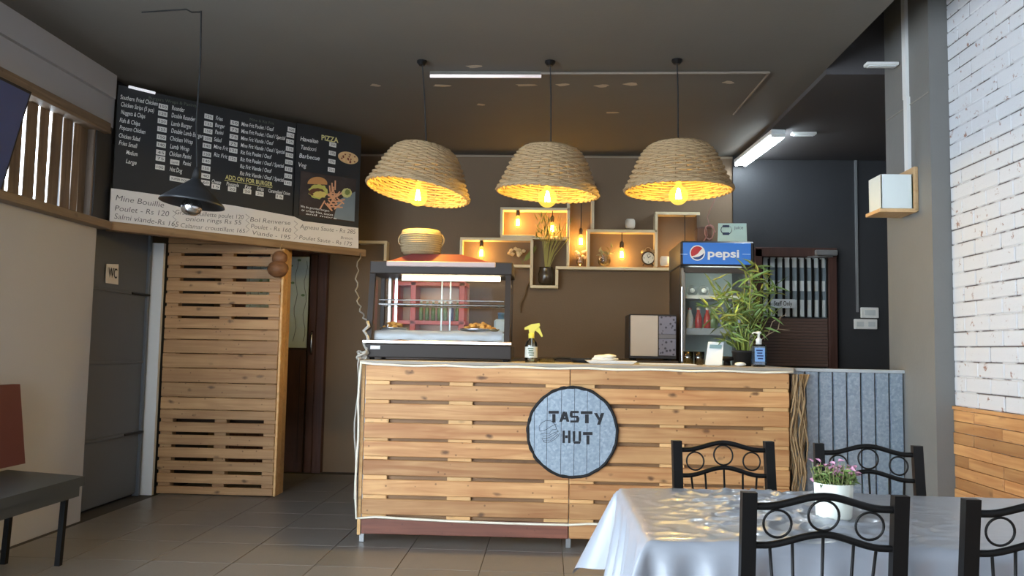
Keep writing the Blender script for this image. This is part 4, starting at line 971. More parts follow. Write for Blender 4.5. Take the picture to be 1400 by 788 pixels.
bp_ = B().box((wx0+.07, wy0-.003, WT+.078), (.062, .004, .022)).build('badge', M_wht, fw)
def slanted(x): # front post leaning back towards the top
    b = B(); b.prism([(x, wy0+.0, WT+.12), (x, wy0+.03, WT+.12), (x, wy0+.11, zt-.04), (x, wy0+.08, zt-.04)], (.035, 0, 0)); b.build('post', M_fw, fw)
slanted(wx0+.005); slanted(wx1-.05)
for x in (wx0+.02, wx1-.03): B().box((x, wy1-.02, (WT+.12+zt)/2), (.03, .03, zt-WT-.12), bev=.003).build('post', M_fw, fw)
for x in (wx0+.075, wx0+.12): B().box((x, wy1-.06, (WT+.12+zt)/2-.02), (.018, .012, zt-WT-.2)).build('inner_rail', M_chrome, fw)
B().box((xm, (wy0+wy1)/2+.03, zt-.045), (W-.01, wy1-wy0-.06, .085), bev=.006).build('hood', M_fw, fw)
B().box((xm, wy0+.055, zt-.022), (W*.755, .012, .034), bev=.004).build('light_bar', mat('pale_pink_plastic', srgb(186, 164, 158), .45), fw)
B().prism([(wx0+.11, wy0+.12, zt), (wx1-.15, wy0+.12, zt), (wx1-.35, wy0+.16, zt+.055), (wx0+.26, wy0+.16, zt+.055)], (0, .2, 0)).build('red_cover', mat('red_cover', srgb(116, 50, 46), .6), fw)
gl = B(); gl.face([(wx0+.03, wy0+.012, WT+.12), (wx1-.045, wy0+.012, WT+.12), (wx1-.045, wy0+.092, zt-.08), (wx0+.03, wy0+.092, zt-.08)]); gl.build('front_glass', M_glass, fw)
for x in (wx0+.01, wx1-.02): B().face([(x, wy0+.02, WT+.12), (x, wy1-.02, WT+.12), (x, wy1-.02, zt-.08), (x, wy0+.1, zt-.08)]).build('side_glass', M_glass, fw)
B().face([(wx0+.02, wy1-.01, WT+.12), (xm+.02, wy1-.01, WT+.12), (xm+.02, wy1-.01, zt-.08), (wx0+.02, wy1-.01, zt-.08)]).build('sliding_door', M_glass, fw)
B().face([(xm-.04, wy1-.022, WT+.12), (wx1-.02, wy1-.022, WT+.12), (wx1-.02, wy1-.022, zt-.08), (xm-.04, wy1-.022, zt-.08)]).build('sliding_door', M_glass, fw)
for x in (xm-.04, xm+.02): B().box((x, wy1-.016, (WT+.12+zt-.08)/2), (.010, .006, zt-WT-.2)).build('door_edge', mat('pale_edge', srgb(190, 200, 190), .2), fw)
wl_ = B().tube([(wx0+.2, wy0+.17, zt-.105), (wx1-.09, wy0+.17, zt-.105)], .016, 10).build('lamp_tube', emis('warmer_glow', (1, .80, .5, 1), 6), fw, True)
zr = onY(600, 418, 5.42).z
rk = B().tube([(wx0+.06, wy0+.12, zr), (wx1-.06, wy0+.12, zr), (wx1-.06, wy1-.05, zr), (wx0+.06, wy1-.05, zr)], .006, 6, closed=True)
for i in range(15): x = wx0+.1+(W-.2)*i/14; rk.tube([(x, wy0+.12, zr), (x, wy1-.05, zr)], .003, 4)
rk.tube([(wx0+.06, wy0+.12, zr+.028), (wx1-.06, wy0+.12, zr+.028)], .004, 6)
rk.build('wire_rack', M_chrome, fw)
# foil-wrapped tray, food, plates
b = B(); n = 40; prev = None
for j in range(2): pass
def crumple(x0, x1, y0, y1, z0, z1, name, m, parent, label=None):
    b = B(); nx = 34; P = []
    sec = [(y0, z0), (y0-.004, z0+(z1-z0)*.5), (y0+.006, z1), (y0+.08, z1+.004), (y1, z1)]
    for i in range(nx+1):
        x = x0+(x1-x0)*i/nx; P.append([b.bm.verts.new((x, y+.010*noise.noise(Vector((x*14, k*3.1, 1))), z+.010*noise.noise(Vector((x*11, k*2.3, 7))))) for k, (y, z) in enumerate(sec)])
    for i in range(nx):
        for k in range(len(sec)-1): b.bm.faces.new((P[i][k], P[i+1][k], P[i+1][k+1], P[i][k+1]))
    return b.build(name, m, parent, True)
crumple(wx0+.05, wx1-.06, wy0+.05, wy1-.06, WT+.128, WT+.19, 'foil_liner', mat('crumpled_foil', srgb(164, 170, 174), .45, metal=.15, var=.08), fw)
def heap(cx, cy, cz, rx, h, label, n):
    t = thing('fried_snacks', label, 'food', (cx, cy, cz))
    B().lathe([(0, .004), (rx*1.2, .0), (rx*1.35, .014), (rx*1.33, .017), (rx*1.15, .006), (0, .008)], 24, (cx, cy, cz)).build('tray', M_chrome, t, True)
    for i in range(n):
        a, r = random.uniform(0, 6.28), sqrt(random.random())*rx; k = 1-r/rx
        B().ball((cx+r*cos(a), cy+r*sin(a)*.7, cz+.016+h*k*random.uniform(.5, 1)), .017, (1.5, .8, .8), 1, .3, Matrix.Rotation(random.uniform(0, 3), 3, 'Z')).build('piece', mat('fried_golden', srgb(206, 150, 70), .6, vary=.25), t, True)
heap(-1.03, 5.42, WT+.195, .07, .05, 'small heap of golden fried snacks at the left of the warmer', 22)
heap(-.46, 5.42, WT+.195, .10, .06, 'larger heap of golden fried snacks at the right of the warmer', 34)
# basket on top
bk = thing('cloth_basket', 'round beige woven basket with side handles on top of the food warmer', 'basket', (-.86, 5.42, zt+.055))
bc_ = onY(575.5, 345, 5.43); bc_.z = zt+.052
def wall(k): return [(0, .004), (.118, .004), (.128, .03), (.136, .09), (.137, .135), (.128, .165), (.12, .168), (.122, .13), (.115, .03), (0, .02)]
B().lathe(wall(0), 32, bc_).build('basket_body', mat('beige_weave', srgb(158, 140, 108), .8, var=.15, scale=40, bump=.4, bscale=140), bk, True)
b = B()
for q in range(9): b.tube([bc_+Vector(((.130+.008*min(1, q/4))*cos(a), (.130+.008*min(1, q/4))*sin(a), .02+.014*q)) for a in [2*pi*j/40 for j in range(40)]], .004, 5, closed=True)
b.build('weave_coils', mat('beige_weave', srgb(158, 140, 108), .8), bk, True)
B().ball(bc_+Vector((0, 0, .158)), .118, (1, 1, .16), 3, .1).build('cloth_lid', mat('beige_cloth', srgb(140, 124, 98), .9), bk, True)
for s in (-1, 1): B().tube([bc_+Vector((s*(.132+.02*sin(pi*i/8)), 0, .06+.085*i/8)) for i in range(9)], .007, 6).build('handle', mat('beige_weave', srgb(158, 140, 108), .8), bk, True)
# ================================================================== BEHIND THE COUNTER
bb = thing('back_bench', 'dark bench against the back wall behind the counter', 'bench', (.1, 7.5, 0))
BZT = 1.13
B().box((-.27, 7.27, BZT-.02), (2.68, .9, .04), bev=.004).build('bench_top', mat('dark_bench', srgb(60, 52, 46), .5), bb)
for x in (-1.55, 1.0):
    for y in (6.9, 7.64): B().box((x, y, (BZT-.04)/2), (.05, .05, BZT-.04)).build('leg', mat('dark_bench', srgb(60, 52, 46), .5), bb)
rc = thing('red_reflection_cabinet', 'made-up red bottle cabinet standing in for a reflection in the food warmer', 'cabinet', (-.6, 7.45, BZT))  # cabinet made up to stand for the red reflection in the warmer glass
M_red = mat('red_frame', srgb(186, 84, 76), .5)
ax, ay = onY(536, 392, 7.3), onY(636, 455, 7.3); cx0, cx1, cz1 = ax.x, ay.x, ax.z+.06
for x in (cx0+.03, cx0+.19, cx1-.04): B().box((x, 7.45, (BZT+cz1)/2), (.05, .26, cz1-BZT), bev=.004).build('upright', M_red, rc)
for z in (cz1-.03, (BZT+cz1)/2-.04, BZT+.025): B().box(((cx0+cx1)/2, 7.45, z), (cx1-cx0, .26, .035), bev=.004).build('shelf', M_red, rc)
B().box(((cx0+cx1)/2, 7.6, (BZT+cz1)/2), (cx1-cx0, .02, cz1-BZT)).build('back', mat('pale_cabinet_back', srgb(206, 176, 150), .6), rc)
M_bot = [mat('green_bottle', srgb(96, 120, 66), .3, coat=.3), mat('blue_bottle', srgb(96, 104, 140), .3, coat=.3)]
for i in range(7):  # invented bottles for the green shapes of that reflection
    x = cx0+.26+.055*i; c = (x, 7.36, (BZT+cz1)/2-.04+.018); t = thing('bottle', ('first', 'second', 'third', 'fourth', 'fifth', 'sixth', 'last')[i]+(' green' if i != 5 else ' blue')+' made-up bottle from the left in the reflection cabinet', 'bottle', c, group='made-up bottles in the reflection cabinet')
    B().lathe([(0, 0), (.019, 0), (.02, .10), (.009, .14), (.009, .165), (0, .165)], 14, c).build('body', M_bot[1] if i == 5 else M_bot[0], t, True)
    B().lathe([(0, .164), (.011, .164), (.011, .182), (0, .182)], 12, c).build('cap', M_wht, t)
p = onY(684, 440, 7.3); t = thing('added_blue_can', 'made-up pale blue can behind the right end of the warmer', 'container', (p.x, 7.4, BZT))  # can added to give the pale blue patch behind the warmer glass
B().box((p.x, 7.4, BZT+.17), (.12, .12, .34), bev=.018).build('body', mat('pale_blue_plastic', srgb(186, 212, 228), .35), t)
B().lathe([(.03, 0), (.026, .03), (.03, .032), (.03, .06), (0, .06)], 16, (p.x, 7.4, BZT+.34)).build('cap', mat('blue_cap', srgb(90, 130, 170), .4), t, True)
# microwave
a, b_ = onY(860, 489, 6.9), onY(925.5, 430.5, 6.9); mw_z = BZT; mz1 = b_.z
mw = thing('microwave', 'microwave with a grey mirrored door and dark speckled control side', 'microwave', ((a.x+b_.x)/2, 7.4, BZT))
B().box(((a.x+b_.x)/2, 7.10, (BZT+.012+mz1)/2), (b_.x-a.x, .36, mz1-BZT-.012), bev=.006).build('body', mat('microwave_dark', srgb(46, 46, 52), .4), mw)
xs = onY(900, 460, 6.9).x
B().box(((a.x+.012+xs)/2, 6.914, (BZT+.025+mz1)/2), (xs-a.x-.012, .016, mz1-BZT-.045), bev=.004).build('door', mat('mirror_grey', srgb(196, 188, 180), .4, metal=.1, var=.05), mw)
def speck():
    m, nt, p = newmat('speckled_panel'); tc = N(nt, 'ShaderNodeTexCoord'); vo = N(nt, 'ShaderNodeTexVoronoi'); vo.inputs['Scale'].default_value = 32
    nt.links.new(tc.outputs['Object'], vo.inputs['Vector']); r = N(nt, 'ShaderNodeValToRGB'); r.color_ramp.elements[0].position = .25; r.color_ramp.elements[0].color = srgb(62, 64, 80); r.color_ramp.elements[1].position = .36; r.color_ramp.elements[1].color = srgb(126, 128, 148)
    nt.links.new(vo.outputs['Distance'], r.inputs[0]); nt.links.new(r.outputs[0], p.inputs['Base Color']); p.inputs['Roughness'].default_value = .4; return m
M_speck = speck()
zc = (BZT+.025+mz1)/2
B().box(((xs+b_.x)/2, 6.916, zc+.09), (b_.x-xs-.012, .012, .15), bev=.003).build('control_panel', M_speck, mw)
B().box(((xs+b_.x)/2, 6.916, zc-.095), (b_.x-xs-.012, .012, .14), bev=.003).build('control_panel', M_speck, mw)
B().box(((xs+b_.x)/2, 6.914, zc-.004), (b_.x-xs-.012, .012, .036), bev=.003).build('display', mat('display_grey', srgb(120, 120, 128), .3), mw)
for x in (a.x+.05, b_.x-.05): B().box((x, 7.10, BZT+.006), (.03, .3, .012)).build('foot', M_blackm, mw)
# ================================================================== DRINKS COOLER
fy = 6.95; fa, fb = onY(931, 330, fy), onY(1029, 331, fy); fx0, fx1 = fa.x, fb.x; fz1 = fa.z
hz0 = onY(931, 364, fy).z
fg = thing('drinks_cooler', 'tall glass door drinks cooler with a blue lit header', 'cooler', ((fx0+fx1)/2, fy+.3, 0))
M_fr = mat('cooler_dark', srgb(56, 54, 56), .4); fw_ = fx1-fx0; fxm = (fx0+fx1)/2; FD = .62
B().box((fxm, fy+FD/2+.02, .2), (fw_, FD, .36), bev=.006).build('plinth', M_fr, fg)
for x in (fx0+.02, fx1-.02): B().box((x, fy+FD/2+.04, (.38+hz0)/2), (.04, FD-.04, hz0-.38)).build('side_wall', M_fr, fg)
B().box((fxm, fy+FD, (.38+hz0)/2), (fw_, .03, hz0-.38)).build('back_wall', mat('cooler_liner', srgb(196, 206, 200), .5), fg)
B().box((fxm, fy+FD/2, (hz0+fz1)/2), (fw_+.015, FD+.06, fz1-hz0), bev=.012).build('header_box', M_fr, fg)
def headmat():
    m, nt, p = newmat('header_blue'); p.inputs['Base Color'].default_value = srgb(52, 104, 178); p.inputs['Roughness'].default_value = .3
    p.inputs['Emission Color'].default_value = srgb(52, 108, 190); p.inputs['Emission Strength'].default_value = .25; return m
hy = fy-.036
hp = B().box((fxm-.006, hy, (hz0+fz1)/2), (fw_-.035, .014, fz1-hz0-.03), bev=.004).build('header_panel', headmat(), fg)
hy2 = hy-.009
M_logoW = mat('logo_white', srgb(240, 242, 246), .4)
def disc(cx, cy, r, m, name, d, a0=0, a1=2*pi, extra=None, parent=None):
    P = [onY(cx+r*cos(a0+(a1-a0)*i/31), cy+r*sin(a0+(a1-a0)*i/31), hy2-d) for i in range(32 if a1-a0 < 6 else 31)]
    B().prism(P, (0, .001, 0)).build(name, m, parent or hp)
disc(953.5, 346, 10.6, M_logoW, 'emblem_disc', .0)
def region(pts, m, name, d): B().prism([onY(x, y, hy2-d) for x, y in pts], (0, .001, 0)).build(name, m, hp)
R_ = 9.0; cx, cy = 953.5, 346
red = [(cx+R_*cos(t), cy+R_*sin(t)) for t in [radians(150)+(radians(318)-radians(150))*i/20 for i in range(21)]]+[(957.5, 342.5), (954, 347), (950, 349.5)]
blu = [(cx+R_*cos(t), cy+R_*sin(t)) for t in [radians(0)+(radians(138)-radians(0))*i/18 for i in range(19)]]+[(950.5, 352), (955.5, 351), (960, 348.5)]
region(red, mat('emblem_red', srgb(196, 60, 66), .4), 'emblem_red', .002); region(blu, mat('emblem_navy', srgb(40, 70, 130), .4), 'emblem_navy', .002)
lettering('wordmark', [('pepsi', onY(967.5, 351.5, hy2), onY(1010.5, 352.3, hy2), .068)], M_logoW, hp, n=nF, offset=.028, lift=.002)
for x0, x1 in ((930.5, 940), (1015, 1026)): region([(x0, 347.2), (x1, 347.4), (x1, 348.4), (x0, 348.2)], mat('header_line', srgb(170, 200, 235), .4), 'accent_line', .0)
# door with glass
dz0, dz1 = .40, hz0-.015
for x in (fx0+.018, fx1-.018): B().box((x, fy, (dz0+dz1)/2), (.036, .04, dz1-dz0), bev=.005).build('door_stile', mat('door_alu', srgb(140, 138, 134), .35, metal=.5), fg)
for z in (dz0+.02, dz1-.02): B().box((fxm, fy, z), (fw_-.03, .04, .045), bev=.005).build('door_rail', mat('door_dark_trim', srgb(70, 64, 60), .35), fg)
B().tube([(fx0+.006, fy-.03, .9), (fx0+.006, fy-.03, 1.75)], .009, 8).build('door_handle', M_chrome, fg)
B().face([(fx0+.03, fy-.002, dz0+.04), (fx1-.03, fy-.002, dz0+.04), (fx1-.03, fy-.002, dz1-.04), (fx0+.03, fy-.002, dz1-.04)]).build('door_glass', glass('cooler_glass', (.93, .97, .95, 1), .03), fg)
B().tube([(fx0+.08, fy+.07, hz0-.03), (fx1-.08, fy+.07, hz0-.03)], .012, 8).build('inside_lamp', emis('cooler_glow', (.9, 1, .94, 1), 7), fg)
shz = [onY(980, 407, fy+.1).z, onY(980, 454, fy+.1).z, .95, .62]
for i, z in enumerate(shz):
    s = B(); s.box((fxm, fy+.33, z), (fw_-.09, .52, .008)); s.box((fxm, fy+.065, z), (fw_-.09, .012, .03 if i != 1 else .055)); s.build('shelf', M_wht if i != 1 else mat('shelf_front_grey', srgb(150, 156, 164), .4), fg)
def cbottle(x, z, h, m, lb, grp, cap):
    c = (x, fy+.16, z); t = thing('drink_bottle', lb, 'bottle', c, group=grp); r = h*.16
    B().lathe([(0, 0), (r, 0), (r, h*.55), (r*.45, h*.82), (r*.42, h*.93), (0, h*.93)], 16, c).build('body', m, t, True)
    B().lathe([(0, h*.92), (r*.5, h*.92), (r*.5, h), (0, h)], 12, c).build('cap', cap, t)
M_redd = mat('red_drink', srgb(170, 50, 46), .3, coat=.4)
for i, (px, m, lb) in enumerate(((943, M_wht, 'white bottle on the left of the middle cooler shelf'), (955, M_redd, 'red bottle second from left on the middle cooler shelf'), (967, M_redd, 'red bottle third from left on the middle cooler shelf'))):
    cbottle(onY(px, 445, fy+.16).x, shz[1]+.004, .2, m, lb, 'bottles in the cooler', M_redd if i == 0 else M_wht)
for i in range(4): cbottle(fx0+.30+.075*i, shz[1]+.004, .21, M_bot[i % 2], ('nearest', 'second', 'third', 'farthest')[i]+' drink bottle right of the red ones on the middle cooler shelf', 'cooler bottles behind the bamboo', M_wht)
for i, px in enumerate((946, 962)):
    c = onY(px, 404, fy+.2); c.z = shz[0]+.005; t = thing('lidded_bowl', ('left' if i == 0 else 'right')+' of two round grey bowls standing on the upper cooler shelf', 'bowl', c)
    Rb = Matrix.Rotation(radians(78), 3, 'X')
    B().lathe([(0, -.02), (.03, -.02), (.048, .0), (.05, .012), (.046, .012), (.03, -.01), (0, -.012)], 24, c+Vector((0, 0, .055)), Rb).build('bowl_body', mat('grey_bowl', srgb(120, 126, 124), .4), t, True)
    B().lathe([(0, .013), (.02, .013), (.022, .018), (0, .018)], 16, c+Vector((0, 0, .055)), Rb).build('base_ring', M_wht, t, True)
c = onY(951, 416, fy+.2); t = B(); c.z = shz[1]+.25
cz = shz[1]+.19
# things on top of the cooler
tz = fz1
a, b_, c_, d_ = [onY(*p, fy+.1) for p in ((982, 305.5), (1020.5, 305.5), (1021.5, 329.5), (981, 328.5))]
pc_ = thing('payment_placard', 'pale green printed placard standing on the cooler', 'placard', (a.x+.1, fy+.1, tz))
for q in (c_, d_): q.z = tz+.002
B().prism([a, b_, c_, d_], (0, .006, 0)).build('card', mat('placard_pale', srgb(196, 226, 222), .4, var=.05), pc_)
B().prism([(a.x+.05, fy+.106, tz+.002), (b_.x-.05, fy+.106, tz+.002), (b_.x-.07, fy+.16, tz+.002), (a.x+.07, fy+.16, tz+.002)], (0, 0, .004)).build('foot', M_wht, pc_)
yb_ = fy+.099
M_pn = mat('placard_navy', srgb(50, 66, 96), .5)
for (x0, y0, x1, y1) in ((988, 308, 997, 311), (988, 318, 997, 321.5)): B().prism([onY(x0, y0, yb_), onY(x1, y0, yb_), onY(x1, y1, yb_), onY(x0, y1, yb_)], (0, -.001, 0)).build('printed_block', M_pn, pc_)
B().tube([onY(993+7.5*cos(t), 314.5+6.5*sin(t), yb_) for t in [2*pi*i/24 for i in range(24)]], .006, 4, closed=True, sq=.2).build('printed_ring', M_pn, pc_)
lettering('printed_text', [('juice', onY(1004, 313.5, yb_), onY(1016, 313.5, yb_), .03)], M_pn, pc_, n=nF, lift=.002)
a, b_ = onY(953, 330, fy+.16), onY(973, 312, fy+.16)
t = thing('brown_carton', 'small brown carton standing at the left end of the cooler top', 'box', (a.x+.06, fy+.2, tz))
B().box(((a.x+b_.x)/2, fy+.22, (tz+b_.z)/2), (b_.x-a.x, .12, b_.z-tz), bev=.004).build('body', mat('brown_card', srgb(112, 84, 70), .7), t)
B().box(((a.x+b_.x)/2, fy+.22, b_.z+.002), (b_.x-a.x+.006, .126, .012), bev=.002).build('lid', mat('brown_card2', srgb(96, 72, 62), .7), t)
w = B(); c = onY(970, 316, fy+.06)
w.tube([c+Vector((.05*cos(k*.6)*(1-.02*k), .03*sin(k*.9), .06*sin(k*.6)-.01)) for k in range(18)], .006, 6)
w.tube([c+Vector((-.03, 0, .02)), c+Vector((-.02, 0, -.04)), c+Vector((-.05, .02, tz-c.z+.006))], .006, 6); w.tube([c+Vector((.0, 0, .05)), c+Vector((-.02, 0, .12)), c+Vector((.06, .02, .30)), c+Vector((.08, .1, .5))], .0035, 5)
tag(w.build('coiled_cable', mat('pink_cable', srgb(176, 128, 120), .5), None, True), 'loosely coiled pinkish cable on top of the cooler', 'cable')
# ================================================================== ON THE WORKTOP
# spray bottle
p = onY(726, 495, 5.28); p.z = WT; t = thing('spray_bottle', 'clear spray bottle with yellow trigger right of the food warmer', 'spray bottle', p)
B().lathe([(0, 0), (.038, 0), (.04, .008), (.04, .105), (.034, .13), (.016, .15), (.014, .165), (0, .165)], 24, p).build('bottle', glass('bottle_plastic', (.86, .9, .86, 1), .16, .1), t, True)
B().lathe([(0, .004), (.036, .004), (.036, .045), (0, .045)], 20, p).build('liquid', glass('bottle_liquid', (.9, .92, .8, 1), .05), t, True)
lb_ = B().lathe([(.0407, .03), (.0407, .10)], 24, p).build('label_wrap', mat('label_pale', srgb(206, 208, 196), .5), t, True)
for k in range(4): B().box(p+Vector((.002*k-.003, -.0412, .088-.014*k)), (.036-.006*(k % 2), .002, .006)).build('label_print', mat('green_ink', srgb(70, 96, 70), .6), lb_)
M_yel = mat('yellow_trigger', srgb(220, 204, 76), .4)
B().lathe([(.019, .155), (.019, .185), (.013, .19)], 16, p).build('collar', M_yel, t, True)
B().prism([p+Vector((x, -.014, z)) for x, z in ((-.014, .185), (.016, .185), (.022, .20), (.055, .235), (.05, .252), (.0, .245), (-.045, .222), (-.045, .208), (-.018, .21))], (0, .028, 0)).build('spray_head', M_yel, t)
B().prism([p+Vector((x, -.006, z)) for x, z in ((.028, .225), (.05, .225), (.074, .17), (.066, .162), (.045, .19), (.022, .205))], (0, .012, 0)).build('trigger', M_yel, t)
B().tube([p+Vector((0, 0, .02)), p+Vector((.003, 0, .16))], .003, 6).build('dip_tube', M_wht, t)
# clear dish, black tray, white tray with cloth
p = onY(748, 492, 5.45); p.z = WT
tag(B().lathe([(0, .002), (.05, .002), (.06, .022), (.062, .022), (.052, .0), (0, .0)], 24, p).build('glass_dish', glass('vase_glass', (.85, .85, .8, 1), .12), None, True), 'shallow clear dish beside the spray bottle', 'dish')
p = onY(805, 490, 5.55); p.z = WT
t = thing('black_pan', 'flat black pan with a raised handle behind the white tray', 'pan', p)
B().lathe([(0, .004), (.10, .004), (.125, .03), (.13, .03), (.105, 0), (0, 0)], 28, p).build('pan_body', M_blackm, t, True)
B().tube([p+Vector((-.12, 0, .026)), p+Vector((-.2, -.01, .03)), p+Vector((-.24, -.02, .02))], .009, 8).build('handle', M_blackm, t)
a, b_ = onY(800, 494, 5.3), onY(869, 494, 5.3)
t = thing('white_tray', 'flat white tray on the worktop left of the microwave', 'tray', ((a.x+b_.x)/2, 5.3, WT))
tr = B(); tr.prism([(a.x+.03, 5.2, WT+.001), (b_.x-.03, 5.2, WT+.001), (b_.x, 5.19, WT+.02), (a.x, 5.19, WT+.02)], (0, .2, 0)); tr.build('tray_body', M_wht, t)
fc_ = thing('folded_cloth', 'folded white cloth lying on the white tray', 'cloth', (a.x+.1, 5.3, WT+.02))
for k, (dx, sx, z) in enumerate(((.125, .18, .033), (.115, .13, .047), (.15, .10, .052))): B().ball((a.x+dx, 5.29, WT+z-.004), 1, (sx/2, .06, .014), 2, .15).build('fold', mat('white_cloth', srgb(214, 212, 206), .8), fc_, True)
p = onY(905, 494, 5.35); b = B()
b.prism([(p.x-.16, 5.22, WT+.001), (p.x+.2, 5.22, WT+.001), (p.x+.2, 5.48, WT+.001), (p.x-.16, 5.48, WT+.001)], (0, 0, .006)); tag(b.build('paper_mat', M_wht), 'thin white sheet lying in front of the cooler', 'paper')
# two glass tumblers
for px, lb in ((941, 'left glass tumbler on the worktop in front of the cooler'), (956, 'right glass tumbler on the worktop in front of the cooler')):
    p = onY(px, 494, 5.58); p.z = WT; t = thing('glass_tumbler', lb, 'glass', p)
    B().lathe([(0, .004), (.028, .004), (.034, .088), (.0365, .088), (.031, 0), (0, 0)], 20, p).build('cup', glass('tumbler_glass', (.8, .84, .84, 1), .18), t, True)
    for i in range(5): B().ball(p+Vector((.013*cos(i*2.3), .013*sin(i*2.3), .02+.014*i)), .011, (1, 1, 1), 1).build('content', mat('dark_sachet', srgb(176, 170, 164), .5, vary=.3), t, True)
# payment stand (leaning card, code left blank)
q = [onY(*p, 5.36) for p in ((968, 467.5), (989.5, 468.5), (984.5, 494.5), (963.5, 493.5))]
q = [onY(968.5, 467.5, 5.38), onY(989.5, 468.5, 5.38), onY(987, 495, 5.32), onY(964, 494.5, 5.32)]
for v_ in q[2:]: v_.z = WT+.004
t = thing('payment_stand', 'white tilted payment card stand beside the bamboo pot', 'card stand', (q[3].x+.05, 5.33, WT))
B().prism(q, (0, .006, 0)).build('card', mat('placard_white', srgb(222, 228, 232), .4), t)
B().prism([(q[3].x+.01, 5.33, WT), (q[2].x-.01, 5.33, WT), (q[2].x-.01, 5.45, WT), (q[3].x+.01, 5.45, WT)], (0, 0, .004)).build('foot', M_wht, t)
h0 = q[0].lerp(q[3], .12)+Vector((.012, -.003, 0)); h1 = q[1].lerp(q[2], .12)+Vector((-.012, -.003, 0)); h2 = q[1].lerp(q[2], .28)+Vector((-.012, -.003, 0)); h3 = q[0].lerp(q[3], .28)+Vector((.012, -.003, 0))
B().prism([h0, h1, h2, h3], (0, -.001, 0)).build('printed_band', mat('grey_teal_print', srgb(130, 160, 165), .5), t)
p = onY(994, 489, 5.5); p.z = WT
tag(B().lathe([(0, .03), (.02, .03), (.05, .035), (.052, .06), (.045, .06), (.04, .045), (0, .042)], 20, p).lathe([(0, 0), (.025, 0), (.02, .03), (0, .03)], 16, p).build('black_dish', M_blackm, None, True), 'small black footed dish behind the card stand', 'dish')
p = onY(1012, 497, 5.16); p.z = WT
tag(B().ball(p+Vector((0, 0, .014)), 1, (.036, .022, .014), 2, .1).build('soap_bar', M_wht, None, True), 'small white soap like lump in front of the bamboo pot', 'soap')
# sanitiser
p = onY(1037.5, 499, 5.22); p.z = WT; t = thing('sanitiser_bottle', 'clear blue sanitiser bottle with a white pump', 'pump bottle', p)
B().box((p.x, p.y, WT+.07), (.088, .05, .14), bev=.012).build('bottle', glass('blue_plastic', (.70, .85, .98, 1), .2, .1), t)
B().box((p.x, p.y, WT+.05), (.076, .04, .09), bev=.01).build('gel', glass('blue_gel', (.65, .82, .97, 1), .05), t)
lb_ = B().box((p.x, p.y-.0265, WT+.075), (.062, .002, .085)).build('front_label', mat('blue_label', srgb(120, 160, 205), .4), t)
for k in range(4): B().box(p+Vector((.002*k-.003, -.0280, .102-.017*k)), (.040-.008*(k % 2), .002, .008)).build('label_print', mat('navy_ink', srgb(30, 50, 100), .5), lb_)
B().lathe([(0, .14), (.018, .14), (.018, .165), (.02, .17), (.008, .18), (.007, .205), (.014, .207), (.014, .22), (0, .22)], 16, p).build('pump', M_wht, t, True)
B().tube([p+Vector((0, 0, .213)), p+Vector((-.035, -.005, .213)), p+Vector((-.04, -.005, .205))], .005, 6).build('nozzle', M_wht, t)
# bamboo
p = onY(1016, 499, 5.36); p.z = WT
t = thing('bamboo_plant', 'leafy bamboo plant in a black pot near the right end of the counter', 'plant', p)
B().lathe([(0, 0), (.05, 0), (.068, .085), (.072, .085), (.072, .1), (.064, .1), (.055, .075), (0, .07)], 20, p).build('pot', M_blackm, t, True)
M_cane = mat('bamboo_cane', srgb(120, 132, 60), .5, vary=.2)
random.seed(5)
def onW(px, py, y=5.36): return onY(px, py, y)
tips = [(972, 385), (980, 410), (968, 420), (990, 400), (985, 440), (1000, 395), (1005, 430), (1012, 410), (1020, 372), (1027, 380), (1033, 365), (1040, 375), (1048, 385), (1056, 392), (1062, 400), (1045, 420), (1030, 430), (1020, 450), (1000, 462), (1035, 455), (1052, 432), (990, 465), (1024, 400), (1038, 400)]
nl = 0
LFS = [(.014, .085), (.018, .11), (.016, .13)]
for i, tp_ in enumerate(tips):
    yy = 5.36+random.uniform(-.12, .12); tip = onW(*tp_, y=yy); base = p+Vector((random.uniform(-.03, .03), random.uniform(-.03, .03), .08))
    if tip.y-5.2 < 0: tip.y = 5.22
    mid = base.lerp(tip, .5)+Vector((random.uniform(-.02, .02), 0, .03))
    B().tube([base, base.lerp(mid, .5)+Vector((0, 0, .02)), mid, mid.lerp(tip, .5), tip], [.005, .0045, .004, .003, .0015], 5).build('cane', M_cane, t, True)
    for k in range(13 if tp_[1] < 440 else 9):
        f = 1 if k < 6 else random.uniform(.3, .95); q = (mid.lerp(tip, f*2-1) if f > .5 else base.lerp(mid, f*2))+Vector((random.uniform(-.012, .012), random.uniform(-.012, .012), random.uniform(-.01, .01)))
        az = random.choice((0, pi))+random.gauss(0, .75); w_, l_ = random.choice(LFS)
        link('leaf', leaf_mesh(w_, l_), M_leaf, t, loc=q, rot=(random.uniform(-1.2, 1.2), random.uniform(-1.2, .75), az)); nl += 1
# bare twig beside it
tw = B(); a, b_ = onW(1040, 470), onW(1078, 430)
tw.tube([onW(1022, 478), onW(1050, 458), onW(1064, 450), onW(1067, 432)], [.004, .0035, .003, .0025], 5); tw.tube([onW(1064, 450), onW(1080, 452)], [.003, .0015], 5); tw.tube([onW(1050, 458), onW(1056, 440), onW(1075, 430)], [.003, .0025, .0015], 5)
tw.build('twig', mat('dry_twig', srgb(150, 130, 104), .8), t)
